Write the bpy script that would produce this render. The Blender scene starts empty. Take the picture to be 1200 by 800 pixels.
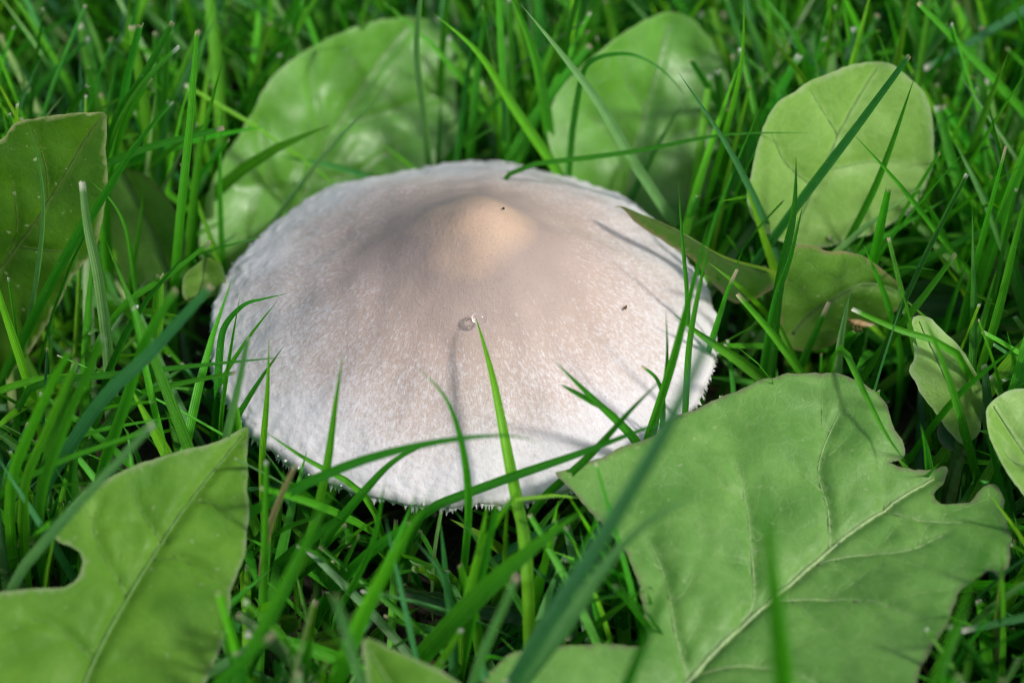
import bpy, bmesh, math, random
import numpy as np
from mathutils import Vector, noise, geometry
from mathutils.bvhtree import BVHTree

random.seed(11)
rng = np.random.default_rng(11)
S = bpy.context.scene
COL = S.collection
R_ = math.radians

# ------------------------------------------------------------------ camera
FPX = 3000.0                                   # focal length in photo pixels (1200 wide)
ELEV = R_(44.0)
AIM = np.array([0.0105, -0.0025, 0.0274])
DIST = 0.535
FWD = np.array([0.0, math.cos(ELEV), -math.sin(ELEV)])
UPV = np.array([0.0, math.sin(ELEV), math.cos(ELEV)])
RGT = np.array([1.0, 0.0, 0.0])
EYE = AIM - FWD * DIST
cam = bpy.data.cameras.new('camera')
cam.sensor_width = 36.0
cam.lens = 36.0 * FPX / 1200.0
cam.clip_start = 0.01
cam.clip_end = 200.0
cam.dof.use_dof = True
cam.dof.focus_distance = 0.511
cam.dof.aperture_fstop = 8.0
cam.dof.aperture_blades = 7
camo = bpy.data.objects.new('camera', cam)
COL.objects.link(camo)
camo.location = EYE
camo.rotation_euler = (math.pi / 2 - ELEV, 0, 0)
S.camera = camo

# ------------------------------------------------------------------ light
SUN_DIR = Vector((0.78, -0.38, 0.92)).normalized()     # towards the sun
sun_el = math.asin(SUN_DIR.z)
sun_az = math.atan2(SUN_DIR.x, SUN_DIR.y)
world = bpy.data.worlds.new('World')
S.world = world
world.use_nodes = True
wn = world.node_tree.nodes
sky = wn.new('ShaderNodeTexSky')
sky.sky_type = 'NISHITA'
sky.sun_disc = False
sky.sun_elevation = sun_el
sky.sun_rotation = sun_az
sky.dust_density = 3.0
sky.ozone_density = 0.5
world.node_tree.links.new(sky.outputs[0], wn['Background'].inputs[0])
wn['Background'].inputs[1].default_value = 0.14
sl = bpy.data.lights.new('sun', 'SUN')
sl.energy = 2.35
sl.angle = R_(7.0)
sl.color = (1.0, 0.975, 0.95)
slo = bpy.data.objects.new('sun', sl)
COL.objects.link(slo)
slo.rotation_euler = SUN_DIR.to_track_quat('Z', 'Y').to_euler()
S.view_settings.view_transform = 'Standard'
S.view_settings.look = 'None'
S.view_settings.exposure = 0.32
S.view_settings.gamma = 1.0
S.view_settings.use_curve_mapping = False
S.cycles.use_denoising = True
S.cycles.filter_width = 1.1
S.cycles.max_bounces = 7
S.cycles.diffuse_bounces = 4
S.cycles.glossy_bounces = 3
S.cycles.use_adaptive_sampling = True
S.cycles.adaptive_threshold = 0.02
S.cycles.transparent_max_bounces = 8

# ------------------------------------------------------------------ projection helpers
def ray(px, py):
    d = FWD * FPX + RGT * (px - 600.0) - UPV * (py - 400.0)
    return d / np.linalg.norm(d)

def at_y(px, py, y):
    d = ray(px, py)
    return EYE + d * ((y - EYE[1]) / d[1])

def at_z(px, py, z):
    d = ray(px, py)
    return EYE + d * ((z - EYE[2]) / d[2])

def project(P):
    V = np.asarray(P) - EYE
    w = V @ FWD
    return 600 + FPX * (V @ RGT) / w, 400 - FPX * (V @ UPV) / w, w

# ------------------------------------------------------------------ object helpers
def tag(o, label=None, cat=None, group=None, kind=None):
    if label: o['label'] = label
    if cat: o['category'] = cat
    if group: o['group'] = group
    if kind: o['kind'] = kind
    return o

def empty(name, loc=(0, 0, 0)):
    o = bpy.data.objects.new(name, None)
    o.empty_display_size = 0.005
    COL.objects.link(o)
    o.location = loc
    return o

def mesh_obj(name, verts, faces, mat, parent=None, uv=None, col=None, floats=None, smooth=True):
    me = bpy.data.meshes.new(name)
    me.from_pydata([tuple(map(float, v)) for v in verts], [], [tuple(map(int, f)) for f in faces])
    n = len(me.loops)
    li = np.empty(n, dtype=np.int32)
    me.loops.foreach_get('vertex_index', li)
    if uv is not None:
        l = me.uv_layers.new(name='UVMap')
        l.data.foreach_set('uv', np.asarray(uv, dtype=np.float32)[li].ravel())
    if col is not None:
        a = me.color_attributes.new('tint', 'FLOAT_COLOR', 'POINT')
        a.data.foreach_set('color', np.asarray(col, dtype=np.float32).ravel())
    for k, arr in (floats or {}).items():
        a = me.attributes.new(k, 'FLOAT', 'POINT')
        a.data.foreach_set('value', np.asarray(arr, dtype=np.float32))
    if smooth:
        me.polygons.foreach_set('use_smooth', np.ones(len(me.polygons), dtype=bool))
    me.materials.append(mat)
    me.update()
    o = bpy.data.objects.new(name, me)
    COL.objects.link(o)
    if parent is not None:
        o.parent = parent
        if parent.type == 'EMPTY' or parent.location.length > 0:
            o.matrix_parent_inverse = parent.matrix_basis.inverted()
    return o

# ------------------------------------------------------------------ materials
def new_mat(name):
    m = bpy.data.materials.new(name)
    m.use_nodes = True
    nt = m.node_tree
    return m, nt, nt.nodes, nt.links, nt.nodes['Principled BSDF']

def mixc(nt, fac, a, b, mode='MIX'):
    n = nt.nodes.new('ShaderNodeMix'); n.data_type = 'RGBA'; n.blend_type = mode
    for s, v in ((0, fac), (6, a), (7, b)):
        if hasattr(v, 'is_output'): nt.links.new(v, n.inputs[s])
        elif s == 0: n.inputs[s].default_value = v
        else: n.inputs[s].default_value = (*v, 1) if len(v) == 3 else v
    return n.outputs[2]

def mth(nt, op, a, b=0.0, clamp=False):
    n = nt.nodes.new('ShaderNodeMath'); n.operation = op; n.use_clamp = clamp
    for s, v in ((0, a), (1, b)):
        if hasattr(v, 'is_output'): nt.links.new(v, n.inputs[s])
        else: n.inputs[s].default_value = v
    return n.outputs[0]

def noise_n(nt, scale, detail=3, vec=None, rough=0.5):
    n = nt.nodes.new('ShaderNodeTexNoise')
    n.inputs['Scale'].default_value = scale
    n.inputs['Detail'].default_value = detail
    n.inputs['Roughness'].default_value = rough
    if vec is not None: nt.links.new(vec, n.inputs['Vector'])
    return n.outputs['Fac']

def ramp(nt, fac, stops):
    n = nt.nodes.new('ShaderNodeValToRGB')
    nt.links.new(fac, n.inputs[0])
    e = n.color_ramp.elements
    while len(e) < len(stops): e.new(0.5)
    for i, (p, c) in enumerate(stops):
        e[i].position = p; e[i].color = (*c, 1)
    return n.outputs[0]

def maprange(nt, v, a, b, c=0.0, d=1.0):
    n = nt.nodes.new('ShaderNodeMapRange')
    nt.links.new(v, n.inputs[0])
    for i, x in enumerate((a, b, c, d)): n.inputs[i + 1].default_value = x
    return n.outputs[0]

def attr(nt, name):
    n = nt.nodes.new('ShaderNodeAttribute'); n.attribute_name = name
    return n

def bump(nt, h, strength, dist):
    n = nt.nodes.new('ShaderNodeBump')
    n.inputs['Strength'].default_value = strength
    n.inputs['Distance'].default_value = dist
    nt.links.new(h, n.inputs['Height'])
    return n.outputs[0]

def translucent_mix(nt, p, colour, fac, normal=None):
    t = nt.nodes.new('ShaderNodeBsdfTranslucent')
    nt.links.new(colour, t.inputs[0])
    mx = nt.nodes.new('ShaderNodeMixShader')
    mx.inputs[0].default_value = fac
    nt.links.new(p.outputs[0], mx.inputs[1]); nt.links.new(t.outputs[0], mx.inputs[2])
    out = [n for n in nt.nodes if n.type == 'OUTPUT_MATERIAL'][0]
    nt.links.new(mx.outputs[0], out.inputs[0])

def grass_material():
    m, nt, N, L, p = new_mat('grass_blade')
    tint = attr(nt, 'tint').outputs[0]
    uv = N.new('ShaderNodeUVMap')
    sep = N.new('ShaderNodeSeparateXYZ'); L.new(uv.outputs[0], sep.inputs[0])
    u = sep.outputs[0]
    s1 = mth(nt, 'SINE', mth(nt, 'MULTIPLY', u, 2 * math.pi * 5))
    mid = mth(nt, 'ABSOLUTE', mth(nt, 'SUBTRACT', u, 0.5))
    midm = maprange(nt, mid, 0.02, 0.09, 1.0, 0.0)
    geo = N.new('ShaderNodeNewGeometry')
    nz = noise_n(nt, 420, 3, geo.outputs['Position'])
    nl = noise_n(nt, 60, 2, geo.outputs['Position'])
    c = mixc(nt, maprange(nt, s1, -1, 1, 0.0, 0.55), tint, mixc(nt, 1.0, tint, (1.6, 1.4, 1.9), 'MULTIPLY'))
    c = mixc(nt, maprange(nt, nz, 0.35, 0.75, 0.0, 0.45), c, mixc(nt, 1.0, c, (0.62, 0.72, 0.6), 'MULTIPLY'))
    c = mixc(nt, maprange(nt, nl, 0.4, 0.7, 0.0, 0.5), c, mixc(nt, 1.0, c, (1.2, 1.1, 0.8), 'MULTIPLY'))
    c = mixc(nt, mth(nt, 'MULTIPLY', midm, 0.35), c, mixc(nt, 1.0, c, (1.5, 1.4, 1.5), 'MULTIPLY'))
    speck = maprange(nt, noise_n(nt, 1500, 1, geo.outputs['Position']), 0.70, 0.76)
    c = mixc(nt, mth(nt, 'MULTIPLY', speck, 0.35), c, (0.4, 0.45, 0.35))
    L.new(c, p.inputs['Base Color'])
    p.inputs['Roughness'].default_value = 0.36
    p.inputs['Specular IOR Level'].default_value = 0.30
    h = mth(nt, 'ADD', mth(nt, 'MULTIPLY', s1, 0.5), mth(nt, 'MULTIPLY', nz, 0.8))
    L.new(bump(nt, h, 0.5, 0.00012), p.inputs['Normal'])
    translucent_mix(nt, p, mixc(nt, 1.0, c, (1.05, 1.4, 0.5), 'MULTIPLY'), 0.42)
    return m
GRASS = grass_material()

def leaf_material(name, colour, dark, vein_col, edge_col=None, gloss=0.4, trans=0.3, fleck=0.0, trans_tint=(1.3, 1.3, 0.4), rough=0.45, mott=0.5):
    m, nt, N, L, p = new_mat(name)
    uv = N.new('ShaderNodeUVMap')                       # leaf plane in metres
    nbig = noise_n(nt, 70, 4, uv.outputs[0], 0.55)
    nmid = noise_n(nt, 330, 4, uv.outputs[0], 0.6)
    nfin = noise_n(nt, 1900, 2, uv.outputs[0])
    warp = N.new('ShaderNodeVectorMath'); warp.operation = 'MULTIPLY_ADD'
    nn = N.new('ShaderNodeTexNoise'); nn.inputs['Scale'].default_value = 300
    L.new(uv.outputs[0], nn.inputs['Vector'])
    L.new(nn.outputs['Color'], warp.inputs[0]); warp.inputs[1].default_value = (0.0045,) * 3; L.new(uv.outputs[0], warp.inputs[2])
    vo = N.new('ShaderNodeTexVoronoi'); vo.feature = 'DISTANCE_TO_EDGE'; vo.inputs['Scale'].default_value = 210
    L.new(warp.outputs[0], vo.inputs['Vector'])
    net = maprange(nt, vo.outputs[0], 0.0, 0.07, 1.0, 0.0)
    vo2 = N.new('ShaderNodeTexVoronoi'); vo2.feature = 'DISTANCE_TO_EDGE'; vo2.inputs['Scale'].default_value = 800
    L.new(warp.outputs[0], vo2.inputs['Vector'])
    net2 = maprange(nt, vo2.outputs[0], 0.0, 0.2, 1.0, 0.0)
    c = mixc(nt, maprange(nt, nbig, 0.34, 0.68, 0.0, mott * 1.7), colour, dark)
    c = mixc(nt, maprange(nt, nmid, 0.35, 0.7, 0.0, 0.6), c, mixc(nt, 1.0, c, (0.72, 0.8, 0.66), 'MULTIPLY'))
    c = mixc(nt, mth(nt, 'MULTIPLY', net, 0.20), c, vein_col)
    c = mixc(nt, mth(nt, 'MULTIPLY', net2, 0.14), c, mixc(nt, 1.0, c, (0.7, 0.75, 0.6), 'MULTIPLY'))
    va = attr(nt, 'vein').outputs['Fac']
    c = mixc(nt, mth(nt, 'MULTIPLY', va, 0.6), c, vein_col)
    if fleck:
        f = maprange(nt, noise_n(nt, 520, 2, uv.outputs[0]), 0.68, 0.74)
        c = mixc(nt, mth(nt, 'MULTIPLY', f, fleck), c, (0.35, 0.42, 0.22))
    if edge_col is not None:
        ea = attr(nt, 'edge').outputs['Fac']
        en = mth(nt, 'MULTIPLY', ea, maprange(nt, nmid, 0.3, 0.55, 0.4, 1.0))
        c = mixc(nt, en, c, edge_col)
    L.new(c, p.inputs['Base Color'])
    L.new(maprange(nt, nmid, 0.3, 0.7, rough - 0.08, rough + 0.12), p.inputs['Roughness'])
    p.inputs['Specular IOR Level'].default_value = gloss
    h = mth(nt, 'ADD', mth(nt, 'MULTIPLY', nfin, 0.35), mth(nt, 'SUBTRACT', nmid, mth(nt, 'MULTIPLY', net, 0.14)))
    h = mth(nt, 'SUBTRACT', h, mth(nt, 'MULTIPLY', net2, 0.1))
    L.new(bump(nt, h, 0.4, 0.0004), p.inputs['Normal'])
    translucent_mix(nt, p, mixc(nt, 1.0, c, trans_tint, 'MULTIPLY'), trans)
    return m

def plain_mat(name, colour, rough=0.6, var=0.25, scale=500, trans=0.0, spec=0.4):
    m, nt, N, L, p = new_mat(name)
    geo = N.new('ShaderNodeNewGeometry')
    n = noise_n(nt, scale, 4, geo.outputs['Position'])
    c = mixc(nt, maprange(nt, n, 0.3, 0.7), tuple(x * (1 - var) for x in colour), tuple(min(1, x * (1 + var)) for x in colour))
    L.new(c, p.inputs['Base Color'])
    p.inputs['Roughness'].default_value = rough
    p.inputs['Specular IOR Level'].default_value = spec
    L.new(bump(nt, n, 0.3, 0.0003), p.inputs['Normal'])
    if trans: translucent_mix(nt, p, c, trans)
    return m

# ------------------------------------------------------------------ ground
def ground():
    m, nt, N, L, p = new_mat('soil')
    geo = N.new('ShaderNodeNewGeometry')
    a = noise_n(nt, 45, 6, geo.outputs['Position'], 0.6)
    b = noise_n(nt, 400, 4, geo.outputs['Position'], 0.65)
    c = ramp(nt, a, [(0.3, (0.018, 0.013, 0.008)), (0.55, (0.035, 0.028, 0.016)), (0.75, (0.03, 0.04, 0.014))])
    c = mixc(nt, maprange(nt, b, 0.4, 0.75, 0.0, 0.7), c, (0.055, 0.042, 0.026))
    # away from the mushroom the lawn itself closes over the soil
    vd = N.new('ShaderNodeVectorMath'); vd.operation = 'LENGTH'; L.new(geo.outputs['Position'], vd.inputs[0])
    far = maprange(nt, vd.outputs['Value'], 0.5, 1.1)
    c = mixc(nt, far, c, mixc(nt, maprange(nt, b, 0.35, 0.7), (0.025, 0.06, 0.012), (0.06, 0.12, 0.025)))
    L.new(c, p.inputs['Base Color'])
    p.inputs['Roughness'].default_value = 0.9
    L.new(bump(nt, mth(nt, 'ADD', a, mth(nt, 'MULTIPLY', b, 0.5)), 0.8, 0.004), p.inputs['Normal'])
    # fine grid around the mushroom, then one ring out to the horizon
    n = 90; w = 0.45
    xs = np.linspace(-w, w, n + 1)
    V = []; F = []
    for j in range(n + 1):
        for i in range(n + 1):
            x, y = xs[i], xs[j]
            fall = max(0.0, 1 - max(abs(x), abs(y)) / w)
            z = (noise.noise(Vector((x * 30, y * 30, 0))) * 0.003 + noise.noise(Vector((x * 110, y * 110, 3))) * 0.0012 - 0.002) * min(1, fall * 8)
            V.append((x, y, z))
    for j in range(n):
        for i in range(n):
            k = j * (n + 1) + i
            F.append((k, k + 1, k + n + 2, k + n + 1))
    c0 = [0, n, (n + 1) * (n + 1) - 1, (n + 1) * n]
    base = len(V)
    B = 60.0
    V += [(-B, -B, 0), (B, -B, 0), (B, B, 0), (-B, B, 0)]
    edges = [list(range(0, n + 1)), [j * (n + 1) + n for j in range(n + 1)], list(range((n + 1) * (n + 1) - 1, (n + 1) * n - 1, -1)), [j * (n + 1) for j in range(n, -1, -1)]]
    for e in range(4):
        a_, b_ = base + e, base + (e + 1) % 4
        F.append(tuple([a_, b_] + edges[e][::-1]))
    o = mesh_obj('ground', V, F, m)
    tag(o, kind='structure')
ground()

# ------------------------------------------------------------------ mushroom
CR = 0.0522; CZ = 0.0300; CXS = 0.0045
def cap_profile(t):
    t = np.asarray(t, float)
    return CR * (0.40 * (1 - np.clip(t, 0, 1.2) ** 1.6) + 0.125 * np.exp(-(t / 0.46) ** 2) + 0.065 * np.exp(-(t / 0.20) ** 2))

def cap_height(x, y):
    """height of the cap's upper face over (x, y), -inf outside it"""
    r = np.hypot(x, y) / CR
    z = CZ + cap_profile(r)
    return np.where(r < 1.0, z, -1.0)

def cap_hit(px, py):
    d = ray(px, py)
    for t in np.arange(0.40, 0.66, 0.0002):
        P = EYE + d * t
        x = P[0] - CXS * max(0, P[2] - CZ) / 0.033
        if P[2] < cap_height(x, P[1]): return P
    return None

def cap_material():
    m, nt, N, L, p = new_mat('cap_skin')
    tc = N.new('ShaderNodeTexCoord')
    ob = tc.outputs['Object']
    rad = attr(nt, 'rad').outputs['Fac']
    # fibres run outwards: noise over (direction, radius)
    flat = N.new('ShaderNodeVectorMath'); flat.operation = 'MULTIPLY'; L.new(ob, flat.inputs[0]); flat.inputs[1].default_value = (1, 1, 0)
    nrm = N.new('ShaderNodeVectorMath'); nrm.operation = 'NORMALIZE'; L.new(flat.outputs[0], nrm.inputs[0])
    def fib(k, rr, detail=3):
        sc = N.new('ShaderNodeVectorMath'); sc.operation = 'SCALE'; L.new(nrm.outputs[0], sc.inputs[0]); sc.inputs['Scale'].default_value = k
        cmb = N.new('ShaderNodeCombineXYZ'); L.new(mth(nt, 'MULTIPLY', rad, rr), cmb.inputs[2])
        ad = N.new('ShaderNodeVectorMath'); ad.operation = 'ADD'; L.new(sc.outputs[0], ad.inputs[0]); L.new(cmb.outputs[0], ad.inputs[1])
        wn_ = N.new('ShaderNodeTexNoise'); wn_.inputs['Scale'].default_value = 260; L.new(ob, wn_.inputs['Vector'])
        ad2 = N.new('ShaderNodeVectorMath'); ad2.operation = 'MULTIPLY_ADD'; L.new(wn_.outputs['Color'], ad2.inputs[0]); ad2.inputs[1].default_value = (2.2, 2.2, 1.4); L.new(ad.outputs[0], ad2.inputs[2])
        return noise_n(nt, 1.0, detail, ad2.outputs[0], 0.6)
    f1 = fib(62, 42)
    f2 = fib(150, 100)
    blot = noise_n(nt, 55, 4, ob, 0.55)
    gran = noise_n(nt, 900, 3, ob, 0.6)
    gran2 = noise_n(nt, 2300, 2, ob, 0.6)
    rr = mth(nt, 'ADD', rad, mth(nt, 'MULTIPLY', mth(nt, 'SUBTRACT', blot, 0.5), 0.42))
    under = ramp(nt, rr, [(0.0, (0.47, 0.33, 0.23)), (0.12, (0.43, 0.31, 0.22)), (0.24, (0.30, 0.235, 0.20)), (0.5, (0.41, 0.32, 0.27)), (0.76, (0.47, 0.395, 0.35)), (1.0, (0.60, 0.595, 0.61))])
    white = (0.625, 0.605, 0.605)
    amt = ramp(nt, rr, [(0.0, (0.05,) * 3), (0.25, (0.08,) * 3), (0.5, (0.37,) * 3), (0.75, (0.57,) * 3), (0.92, (0.76,) * 3), (1.0, (0.95,) * 3)])
    # white fibrils thicken outwards over the tan skin
    lum = mth(nt, 'ADD', mth(nt, 'MULTIPLY', f1, 0.55), mth(nt, 'MULTIPLY', f2, 0.45))
    iso = noise_n(nt, 620, 4, ob, 0.6)
    kk = maprange(nt, rad, 0.10, 0.36)
    lum = mth(nt, 'ADD', mth(nt, 'MULTIPLY', lum, kk), mth(nt, 'MULTIPLY', iso, mth(nt, 'SUBTRACT', 1.0, kk)))
    lum = mth(nt, 'ADD', lum, mth(nt, 'MULTIPLY', mth(nt, 'SUBTRACT', gran, 0.5), 0.45))
    thr = mth(nt, 'SUBTRACT', 0.86, mth(nt, 'MULTIPLY', amt, 0.55))
    k = mth(nt, 'MULTIPLY', mth(nt, 'SUBTRACT', lum, thr), 3.4)
    k = mth(nt, 'ADD', k, 0.5, True)
    c = mixc(nt, k, under, white)
    c = mixc(nt, maprange(nt, gran2, 0.55, 0.72, 0.0, 0.45), c, mixc(nt, 1.0, c, (0.72, 0.62, 0.54), 'MULTIPLY'))
    dots = maprange(nt, noise_n(nt, 1700, 1, ob), 0.735, 0.775)
    c = mixc(nt, mth(nt, 'MULTIPLY', dots, 0.45), c, (0.22, 0.16, 0.12))
    crumbs = maprange(nt, noise_n(nt, 800, 2, ob), 0.765, 0.79)
    c = mixc(nt, mth(nt, 'MULTIPLY', crumbs, 0.6), c, (0.16, 0.11, 0.08))
    L.new(c, p.inputs['Base Color'])
    p.inputs['Roughness'].default_value = 0.62
    p.inputs['Specular IOR Level'].default_value = 0.3
    p.inputs['Subsurface Weight'].default_value = 0.12
    p.inputs['Subsurface Radius'].default_value = (1.0, 0.7, 0.5)
    p.inputs['Subsurface Scale'].default_value = 0.0015
    h = mth(nt, 'ADD', mth(nt, 'MULTIPLY', lum, 0.9), mth(nt, 'MULTIPLY', gran, 0.5))
    L.new(bump(nt, h, 0.4, 0.0004), p.inputs['Normal'])
    return m

def mushroom():
    root = empty('mushroom')
    tag(root, 'wide pale mushroom with a tan raised centre and ragged white rim among the grass', 'mushroom')
    NR, NS = 130, 480
    V = []; F = []; rad = []
    def surf(t, a):
        ca, sa = math.cos(a), math.sin(a)
        rk = 1 + 0.022 * noise.noise(Vector((ca * 1.6, sa * 1.6, 4))) + 0.014 * noise.noise(Vector((ca * 6, sa * 6, 9))) * t + 0.006 * noise.noise(Vector((ca * 19, sa * 19, 2))) * t ** 4
        r = CR * t * rk
        x, y = r * ca, r * sa
        if y < 0: y *= 0.955
        z = float(cap_profile(t))
        z += 0.0022 * noise.noise(Vector((x * 42, y * 42, 1))) * min(1, max(0, t - 0.12) * 2.2)
        z += 0.0009 * noise.noise(Vector((ca * 3.2, sa * 3.2, t * 1.5 + 8))) * min(1, max(0, t - 0.3) * 2.5)
        z += 0.00028 * noise.noise(Vector((x * 190, y * 190, 5)))
        e = max(0.0, (t - 0.70) / 0.30) ** 1.5            # woolly warts towards the rim
        w1 = noise.noise(Vector((x * 480, y * 480, z * 480)))
        w2 = noise.noise(Vector((x * 1300, y * 1300, z * 1300 + 7)))
        bumpy = e * (0.0008 * max(0, w1) + 0.00034 * w2)
        nx, nz = t ** 2 * 0.8, 1 - 0.6 * t ** 2
        x += bumpy * nx * ca; y += bumpy * nx * sa; z += bumpy * nz
        return x + CXS * z / 0.033, y, z + CZ
    V.append(surf(0, 0)); rad.append(0)
    for i in range(1, NR + 1):
        t = (i / NR) ** 0.85
        for j in range(NS):
            V.append(surf(t, 2 * math.pi * j / NS)); rad.append(t)
    # rim rolls under, torn edge
    for q, (dr, dz) in enumerate(((0.0006, -0.0012), (0.0002, -0.0026), (-0.0016, -0.0030), (-0.005, -0.0012))):
        for j in range(NS):
            a = 2 * math.pi * j / NS
            x, y, z = V[1 + (NR - 1) * NS + j]
            tear = 0.0008 * noise.noise(Vector((math.cos(a) * 40, math.sin(a) * 40, 2))) + 0.0006 * noise.noise(Vector((math.cos(a) * 130, math.sin(a) * 130, 5)))
            l = 1 + dr / CR
            V.append((x * l, y * l, z + dz + (tear if q in (1, 2) else 0))); rad.append(1.0)
    for j in range(NS): F.append((0, 1 + j, 1 + (j + 1) % NS))
    for i in range(NR + 3):
        a0 = 1 + i * NS; b0 = a0 + NS
        for j in range(NS):
            F.append((a0 + j, b0 + j, b0 + (j + 1) % NS, a0 + (j + 1) % NS))
    cm = cap_material()
    cap = mesh_obj('cap', V, F, cm, root, floats={'rad': rad})
    # torn veil shreds along the rim
    fv = []; ff = []; fr = []
    for k in range(900):
        a = 2 * math.pi * (k + random.random()) / 900
        j = int(a / (2 * math.pi) * NS) % NS
        x, y, z = V[1 + (NR + 1) * NS + j]
        ca, sa = math.cos(a), math.sin(a)
        cl = noise.noise(Vector((ca * 16, sa * 16, 0)))
        if cl < -0.15 and random.random() < 0.8: continue
        wd = random.uniform(0.0002, 0.0005) * random.choice((1, 1, 1.8)); ln = 0.0004 + random.random() ** 3 * 0.0013 * (0.7 + 1.2 * max(0, cl))
        out = random.uniform(-0.0002, 0.0008)
        b = len(fv)
        tx, ty = -sa, ca
        fv += [(x - tx * wd, y - ty * wd, z + 0.0006), (x + tx * wd, y + ty * wd, z + 0.0006), (x - ca * 0.0005, y - sa * 0.0005, z + 0.0003),
               (x + ca * out + tx * random.uniform(-wd, wd), y + sa * out + ty * random.uniform(-wd, wd), z - ln)]
        ff += [(b, b + 1, b + 3), (b + 1, b + 2, b + 3), (b + 2, b, b + 3)]; fr += [1.0] * 4
    for k in range(130):                                    # crumbly lumps of torn veil
        a = random.uniform(0, 2 * math.pi); j = int(a / (2 * math.pi) * NS) % NS
        ca, sa = math.cos(a), math.sin(a)
        if noise.noise(Vector((ca * 9, sa * 9, 6))) < -0.05: continue
        x, y, z = V[1 + (NR + random.choice((0, 0, 1))) * NS + j]
        r = 0.0002 + random.random() ** 2 * 0.0005; b = len(fv)
        for dx, dy, dz in ((1, 0, 0), (-1, 0, 0), (0, 1, 0), (0, -1, 0), (0, 0, 1), (0, 0, -1)):
            q = r * random.uniform(0.7, 1.3)
            fv.append((x + dx * q + ca * 0.0001, y + dy * q + sa * 0.0001, z + dz * q + 0.0002)); fr.append(1.0)
        for f in ((0, 2, 4), (2, 1, 4), (1, 3, 4), (3, 0, 4), (2, 0, 5), (1, 2, 5), (3, 1, 5), (0, 3, 5)): ff.append(tuple(b + i for i in f))
    o = mesh_obj('veil_fringe', fv, ff, cm, cap, floats={'rad': fr}, smooth=False)
    tag(o, kind='stuff')
    # gills: thin radial plates under the cap
    gm = plain_mat('gill', (0.42, 0.30, 0.24), 0.7, 0.2, 800)
    gv = []; gf = []
    for k in range(150):
        a = 2 * math.pi * k / 150
        ca, sa = math.cos(a), math.sin(a)
        tx, ty = -sa * 0.00015, ca * 0.00015
        prof = [(0.010, CZ + 0.012), (0.030, CZ + 0.010), (0.049, CZ - 0.0005), (0.044, CZ - 0.001), (0.030, CZ + 0.0025), (0.010, CZ + 0.006)]
        b = len(gv)
        for s in (-1, 1):
            for r, z in prof: gv.append((r * ca + s * tx, r * sa + s * ty, z))
        gf += [tuple(range(b, b + 6)), tuple(range(b + 11, b + 5, -1))]
        for i in range(6): gf.append((b + i, b + 6 + i, b + 6 + (i + 1) % 6, b + (i + 1) % 6))
    o = mesh_obj('gills', gv, gf, gm, root, smooth=False)
    tag(o, kind='stuff')
    # stem
    sm = plain_mat('stem_skin', (0.55, 0.50, 0.44), 0.7, 0.15, 300)
    sv = []; sf = []
    prof = [(0.0105, -0.004), (0.0115, 0.002), (0.0098, 0.008), (0.0088, 0.018), (0.0086, 0.028), (0.0095, 0.036), (0.012, 0.042)]
    n = 40
    for r, z in prof:
        for j in range(n):
            a = 2 * math.pi * j / n
            rr = r * (1 + 0.06 * noise.noise(Vector((math.cos(a) * 3, math.sin(a) * 3, z * 120))))
            sv.append((rr * math.cos(a), rr * math.sin(a), z))
    for i in range(len(prof) - 1):
        for j in range(n):
            sf.append((i * n + j, i * n + (j + 1) % n, (i + 1) * n + (j + 1) % n, (i + 1) * n + j))
    mesh_obj('stem', sv, sf, sm, root)
mushroom()

# ------------------------------------------------------------------ leaves
LEAF_MASKS = []        # (pixel polygon, plane point, plane normal) so the turf can keep clear of them

def crom(P, n, closed=False):
    P = np.asarray(P, float); m = len(P); out = []
    segs = m if closed else m - 1
    for i in range(segs):
        if closed:
            a, b, c, d = P[(i - 1) % m], P[i], P[(i + 1) % m], P[(i + 2) % m]
        else:
            a, b, c, d = P[max(i - 1, 0)], P[i], P[i + 1], P[min(i + 2, m - 1)]
        for k in range(n):
            t = k / n
            out.append(0.5 * ((2 * b) + (-a + c) * t + (2 * a - 5 * b + 4 * c - d) * t * t + (-a + 3 * b - 3 * c + d) * t ** 3))
    if not closed: out.append(P[-1])
    return np.array(out)

def resample(P, step, closed=True):
    P = np.asarray(P)
    Q = np.vstack([P, P[:1]]) if closed else P
    s = np.concatenate([[0], np.cumsum(np.linalg.norm(np.diff(Q, axis=0), axis=1))])
    n = max(2, int(s[-1] / step))
    t = np.linspace(0, s[-1], n, endpoint=not closed)
    return np.column_stack([np.interp(t, s, Q[:, k]) for k in range(Q.shape[1])])

def in_poly(P, poly):
    x, y = P[:, 0], P[:, 1]
    inside = np.zeros(len(P), bool)
    j = len(poly) - 1
    for i in range(len(poly)):
        xi, yi = poly[i]; xj, yj = poly[j]
        c = ((yi > y) != (yj > y)) & (x < (xj - xi) * (y - yi) / (yj - yi + 1e-15) + xi)
        inside ^= c
        j = i
    return inside

def seg_dist(P, line):
    best = np.full(len(P), 1e9); par = np.zeros(len(P)); side = np.zeros(len(P))
    L = np.linalg.norm(np.diff(line, axis=0), axis=1); cum = np.concatenate([[0], np.cumsum(L)])
    for i in range(len(line) - 1):
        a, b = line[i], line[i + 1]; ab = b - a
        t = np.clip(((P - a) @ ab) / (ab @ ab + 1e-18), 0, 1)
        q = P - (a + t[:, None] * ab)
        d = np.linalg.norm(q, axis=1)
        m = d < best
        best[m] = d[m]; par[m] = ((cum[i] + t * L[i]) / cum[-1])[m]
        side[m] = (ab[0] * q[:, 1] - ab[1] * q[:, 0])[m]
    return best, par, side

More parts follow.
